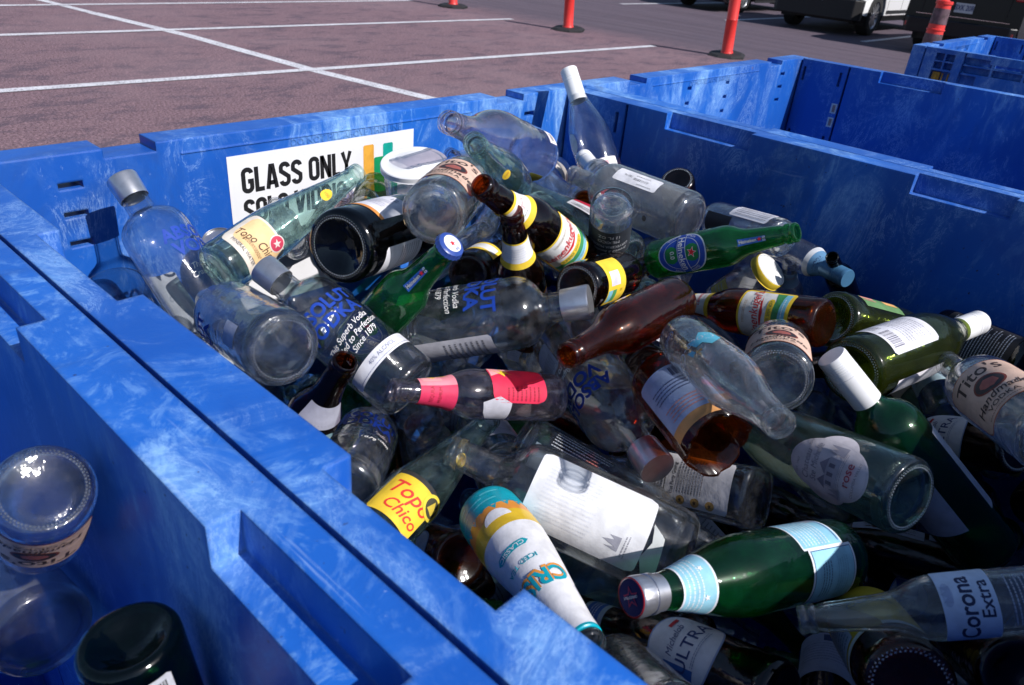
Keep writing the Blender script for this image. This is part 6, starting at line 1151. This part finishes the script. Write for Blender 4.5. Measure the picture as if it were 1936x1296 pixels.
it('amber_base2', 'beer_bottle', 'bottle', 'dark amber bottle base facing the camera beside the upright brown neck', 'brown', [('back_label', -40, .06, 0, [('rect', 0, 0, .05, .05, YEL), ('rect', 0, 0, .04, .03, (.7, .7, .7))])], None, True)
it('heine_small', 'beer_bottle', 'bottle', 'green beer bottle with blue and white star crown cap still on', 'green', heineken(-6, .058), 'crown_blue')
it('clear_mouth', 'soda_bottle', 'bottle', 'clear bottle whose open mouth shows just left of the upright brown neck', 'dusty')
it('amber_neck', 'beer_bottle', 'bottle', 'small amber bottle mouth showing between the clear bottles near the black label', 'amber')
it('amber_back', 'beer_bottle', 'bottle', 'dark bottle with black and white printed label behind the shandy neck', 'brown', [('front_label', 35, .075, 0, [('rect', 0, 0, .075, .070, (.50, .52, .56), .002), ('rect', .015, .024, .026, .014, (.02, .02, .02)), ('lines', 0, -.005, .062, .044, 9, (.10, .10, .12))])])
it('jar_wall', 'glass_jar', 'jar', 'clear wide jar rim peeking over the near left wall at the back', 'clean')
it('jar_wall2', 'glass_jar', 'jar', 'second clear jar rim against the near left wall, closer to the camera', 'clean')
it('can_top', 'drink_can', 'can', 'opened silver drink can behind the clear vodka bottle on the back wall', None)
it('lid_wall', 'lidded_jar', 'jar', 'jar with plain white lid barely showing over the near left wall', 'clear', [], 'white_lid')
it('tan_glass', 'glass_jar', 'jar', 'small tan tinted jar left of the white lidded jar', 'olive')
it('cup_clear', 'glass_jar', 'jar', 'small clear jar wedged above the black wine bottle', 'clear')
it('pink_bottle', 'soda_bottle', 'bottle', 'small pinkish bottle behind the leaning pale green bottle', 'pinkish', [('front_label', 0, .07, 0, [('rect', 0, 0, .05, .05, (.55, .25, .25))])])
it('cap_topo', 'soda_bottle', 'bottle', 'small clear bottle standing between the sign and the leaning pale green bottle', 'clear')
it('foil_back', 'liquor_bottle', 'bottle', 'small bottle with crumpled silver neck foil behind the white lidded jar', 'pinkish', [('neck_foil', 0, .19, 0, [('rect', 0, 0, .088, .05, SILVER)])])
it('jug_clear', 'glass_jar', 'jar', 'round shouldered clear bottle below the far corner, partly hidden', 'clear', [('front_label', 0, .09, 0, [('oval', 0, 0, .06, .05, (.68, .62, .56))])])
it('crushed', 'glass_jar', 'jar', 'dusty clear jar deep in the heap above the propped mineral water bottle', 'dusty')
it('dark_deep', 'beer_bottle', 'bottle', 'dark bottle in the shade right of the half hidden vodka bottle', 'brown')
it('amber_tea', 'beer_bottle', 'bottle', 'amber bottle with round white label between the mineral water bottle and the iced tea bottle', 'amber', [('front_label', -5, .055, 0, [('oval', 0, 0, .040, .055, (.30, .36, .50)), ('oval', 0, 0, .036, .051, (.66, .64, .66)), ('oval', 0, .012, .016, .018, (.55, .42, .20))])])
it('paper_white', 'wine_bottle', 'bottle', 'bottle with creased white label in the gap above the large white labelled bottle', 'clear', [('front_label', 10, .090, 0, [('rect', 0, 0, .080, .090, (.62, .60, .70), .003), ('rect', 0, -.02, .078, .0015, (.3, .3, .38))])])
it('label_eight', 'beer_bottle', 'bottle', 'bottle with white label and red figure eight, below the plain amber bottle', 'brown', [('front_label', 0, .055, 0, [('rect', 0, 0, .060, .045, (.58, .58, .64), .008), ('text', '8', -.004, .004, .026, (.55, .03, .05), 0, 1, .02), ('lines', .004, -.016, .04, .006, 2, (.3, .3, .35))])])
it('green_shadow', 'wine_bottle', 'bottle', 'dark green bottle in the gap under the vodka bottle with the white band', 'bottle')
it('box_tan', 'liquor_bottle', 'bottle', 'bottle with orange tan label glimpsed left of the broken amber bottle', 'amber', [('front_label', 0, .08, 0, [('rect', 0, 0, .07, .12, (.50, .25, .12))])])
it('black_stub', 'beer_bottle', 'bottle', 'black bottle mouth behind the blue screw cap at the right wall', 'black')
it('clear_under', 'vodka_bottle', 'bottle', 'clear vodka bottle with blue print under the large white labelled bottle', 'dusty', vodka_print(-30))
it('green_under', 'wine_bottle', 'bottle', 'pale green wine bottle under the green sparkling water bottle, beaded base toward it', 'aqua', [('back_label', 150, .09, 0, [('rect', 0, 0, .07, .10, (.42, .48, .47))])], None, True)
it('dark_corner', 'wine_bottle', 'bottle', 'dark bottle in deep shade at the lower right corner', 'brown')
it('bin_base', 'vodka_bottle', 'bottle', 'upside down clear bottle in the left bin, round beaded base up and tan label', 'clear', [titos(0, .075)], None, True)
it('bin_clear', 'vodka_bottle', 'bottle', 'clear bottle lying in the left bin at the lower left edge of the photo', 'frost')
it('bin_green', 'wine_bottle', 'bottle', 'dark green wine bottle with white barcode label in the left bin', 'deepgreen', [('back_label', 32, .060, 0, [('rect', 0, 0, .085, .085, (.50, .52, .56), .003), ('bars', -.026, -.030, .022, .014, (.05, .05, .05)), ('lines', -.010, -.004, .05, .030, 6, (.2, .2, .22)), ('lines', .02, -.032, .03, .012, 3, (.2, .2, .2)), ('rect', .030, .002, .013, .020, (.25, .25, .27))]), ('rear_label', 180, .09, 0, [('rect', 0, 0, .09, .09, (.4, .42, .44))])])
GB = 'glass bottles in the lower left bin'
def matrix_for(p):
    k, b, a, x, s = p; a = Vector(a).normalized(); x = Vector(x); x = (x-a*x.dot(a)).normalized(); y = a.cross(x)
    m = Matrix((x*s, y*s, a*s)).transposed().to_4x4(); m.translation = Vector(b); return m
KN = {'beer': ('beer_bottle', 'beer bottle', 'amber'), 'heine': ('beer_bottle', 'green beer bottle', 'green'), 'slim': ('soda_bottle', 'slim clear bottle', 'dusty'), 'corona': ('beer_bottle', 'clear beer bottle', 'dusty'), 'bord': ('wine_bottle', 'dark wine bottle', 'bottle'), 'burg': ('wine_bottle', 'olive wine bottle', 'olive'), 'topo': ('mineral_water_bottle', 'pale green water bottle', 'aqua'), 'vodka': ('vodka_bottle', 'clear vodka bottle', 'dusty'), 'jar': ('glass_jar', 'clear jar', 'dusty'), 'coke': ('soda_bottle', 'contoured clear bottle', 'dusty'), 'gin': ('liquor_bottle', 'large clear bottle', 'clear')}
DREGS = {'rose_wine': (.36, (.80, .42, .36)), 'olive_cap': (.38, (.72, .68, .20)), 'titos_top': (.12, (.80, .62, .48)), 'pellegrino': (.34, (.30, .75, .40)), 'vodka_flat': (.14, (.80, .84, .86)), 'coke': (.13, (.80, .76, .70)), 'chateau': (.15, (.86, .72, .66)), 'red_label': (.12, (.8, .75, .7)), 'corona': (.14, (.78, .66, .36)), 'green_cap': (.25, (.35, .6, .3)), 'vodka_mid': (.10, (.82, .84, .86))}
CANM = simple('can_aluminium', (.60, .60, .62), .3, .9, var=.2)
for key, p in PLACE.items():
    kind = p[0]; mw = matrix_for(p)
    if key.startswith('fill'):
        nm, ds, gm = KN[kind]; low = key.startswith('fillb')
        if kind == 'beer': gm = 'brown'
        ds2 = ('%s buried deep in the lower left bin' if low else '%s buried among the others in the heap, mostly hidden') % ({'beer': 'dark amber beer bottle'}.get(kind, ds))
        e = empty(nm, ds2, 'jar' if kind == 'jar' else 'bottle', GB if low else ds+'s buried in the heap', mw=mw)
        glass_obj('glass_body', kind, gm, e)
        h = int(key.split('_')[1])
        if h % 3 == 0 and kind != 'jar': wrap_label('label', e, kind, (h*77) % 360, .075, [('rect', 0, 0, .07, .07, [(.5, .5, .54), (.45, .32, .08), (.35, .42, .52), (.4, .4, .42)][h % 4], .003), ('lines', 0, 0, .055, .04, 6, (.15, .15, .18))])
        continue
    name, cat, label, gm, labels, cap, beads, kw = B[key]
    e = empty(name, label, cat, GB if key.startswith('bin_') else PG, mw=mw)
    if key == 'can_top':
        m_ = MB(); m_.lathe([(.004, .0005), (.006, .02), (.0015, .024)]+KINDS['can']+[(.1225, .0262), (.1195, .0255), (.1190, .0005)], CANM, 40, close_bottom=True); m_.build('can_body', e)
        m_ = MB(); v, f = shape_geo('oval', .014, .020); m_.add([(x, y+.012, .1194) for x, y in v], f, paper((.01, .01, .01))); m_.build('opening', e)
        m_ = MB(); n_ = 20; q = [(x, y) for r_ in (.0085, .0055) for x, y in [(r_*math.cos(2*math.pi*i/n_), r_*1.4*math.sin(2*math.pi*i/n_)-.004) for i in range(n_)]]
        m_.add([(x, y, .1215) for x, y in q], [(i, (i+1) % n_, n_+(i+1) % n_, n_+i) for i in range(n_)], CANM); m_.build('pull_tab', e); continue
    if key == 'tea':
        glass_obj('glass_body', kind, 'clear', e); T = (.0, .36, .46); OR = (.76, .30, .05); YL = (.72, .48, .03); WH = (.80, .80, .82); K = KINDS['tea']
        def band(m_, z0, z1, col, off, wave=None):
            n = 10; pr = [(z0+(z1-z0)*i/n, prof_r('tea', z0+(z1-z0)*i/n)+off) for i in range(n+1)]; m_.lathe(pr, paper(col, .32), 60)
        m_ = MB(); band(m_, .001, .020, T, .0005); band(m_, .020, .042, T, .0005); band(m_, .042, .060, OR, .0005); band(m_, .060, .083, YL, .0005); band(m_, .083, .232, WH, .0005); band(m_, .232, .238, T, .0005)
        # wave edge between teal and orange, half sun, pill and lettering
        for i in range(16):
            a0 = 2*math.pi*i/16; hgt = .010 if i % 4 else .004
            pts = [(a0, .041), (a0+.13, .041+hgt), (a0+.26, .041)]
            m_.add([((prof_r('tea', z)+.0007)*math.cos(a), (prof_r('tea', z)+.0007)*math.sin(a), z) for a, z in pts], [(0, 1, 2)], paper(T, .32))
        for i, (a0, z_, w_) in enumerate(((-.7, .016, .6), (-.1, .022, .9), (.5, .014, .5), (-.5, .030, .8), (.6, .028, .5), (1.2, .020, .7))):
            n = 8; vs = [((prof_r('tea', z)+.0007)*math.cos(a0+w_*j/n), (prof_r('tea', z)+.0007)*math.sin(a0+w_*j/n), z) for j in range(n+1) for z in (z_-.0012, z_+.0012)]
            m_.add(vs, [(2*j, 2*j+2, 2*j+3, 2*j+1) for j in range(n)], paper((.10, .55, .62), .32))
        slv = m_.build('printed_sleeve', e)
        wrap_label('sun_mark', e, 'tea', -8, .064, [('poly', [(.016*math.cos(R(180*i/12)), -.004+.016*math.sin(R(180*i/12))) for i in range(13)][::-1], WH)], 180, .0008)
        wrap_label('sleeve_lettering', e, 'tea', 0, .155, [('rect', .004, -.040, .034, .0085, T, .004), ('text', 'CLASSIC', .004, -.040, .0072, WHITE, 0, 1, .01), ('text', 'ICED TEA', .004, -.018, .0080, T, 0, 1.0, .01), ('text', 'CRISP', 0, .008, .0270, OR, 0, .95, .05), ('text', 'CRISP', .0012, .0105, .0270, T, 0, .95, .03)], 0, .0009)
        continue
    o = glass_obj('glass_body', kind, gm, e, beads=beads, **kw)
    for ln, th, z, rot, ops in labels: wrap_label(ln, e, kind, th, z, ops, rot)
    if cap: m_, cn = cap_mesh(cap, kind); m_.build(cn, e)
    if key in DREGS: liquid_obj(e, kind, *DREGS[key])
# a few bottles in the distant bin, small in the photo
for i, (k, b, a, gm, cp, lb) in enumerate([('burg', (3.98, -.62, .93), (-.25, .30, .9), 'clear', 'long_white', 'clear bottle with white cap in the distant blue bin'), ('topo', (4.05, -.80, 1.08), (.2, .9, .1), 'clear', None, 'clear bottle lying in the distant blue bin'), ('vodka', (4.32, -.55, 1.10), (-.75, .35, .25), 'aqua', None, 'pale green bottle pointing left in the distant blue bin'), ('bord', (4.30, -.35, 1.02), (-.9, .1, .05), 'dusty', None, 'grey clear bottle lowest in the distant blue bin')]):
    e = empty('wine_bottle' if cp else 'glass_bottle', lb, 'bottle', 'bottles in the distant bin', mw=matrix_for((k, b, a, (-.8, -.3, .5), 1.)))
    glass_obj('glass_body', k, gm, e)
    if cp: m_, cn = cap_mesh(cp, k); m_.build(cn, e)
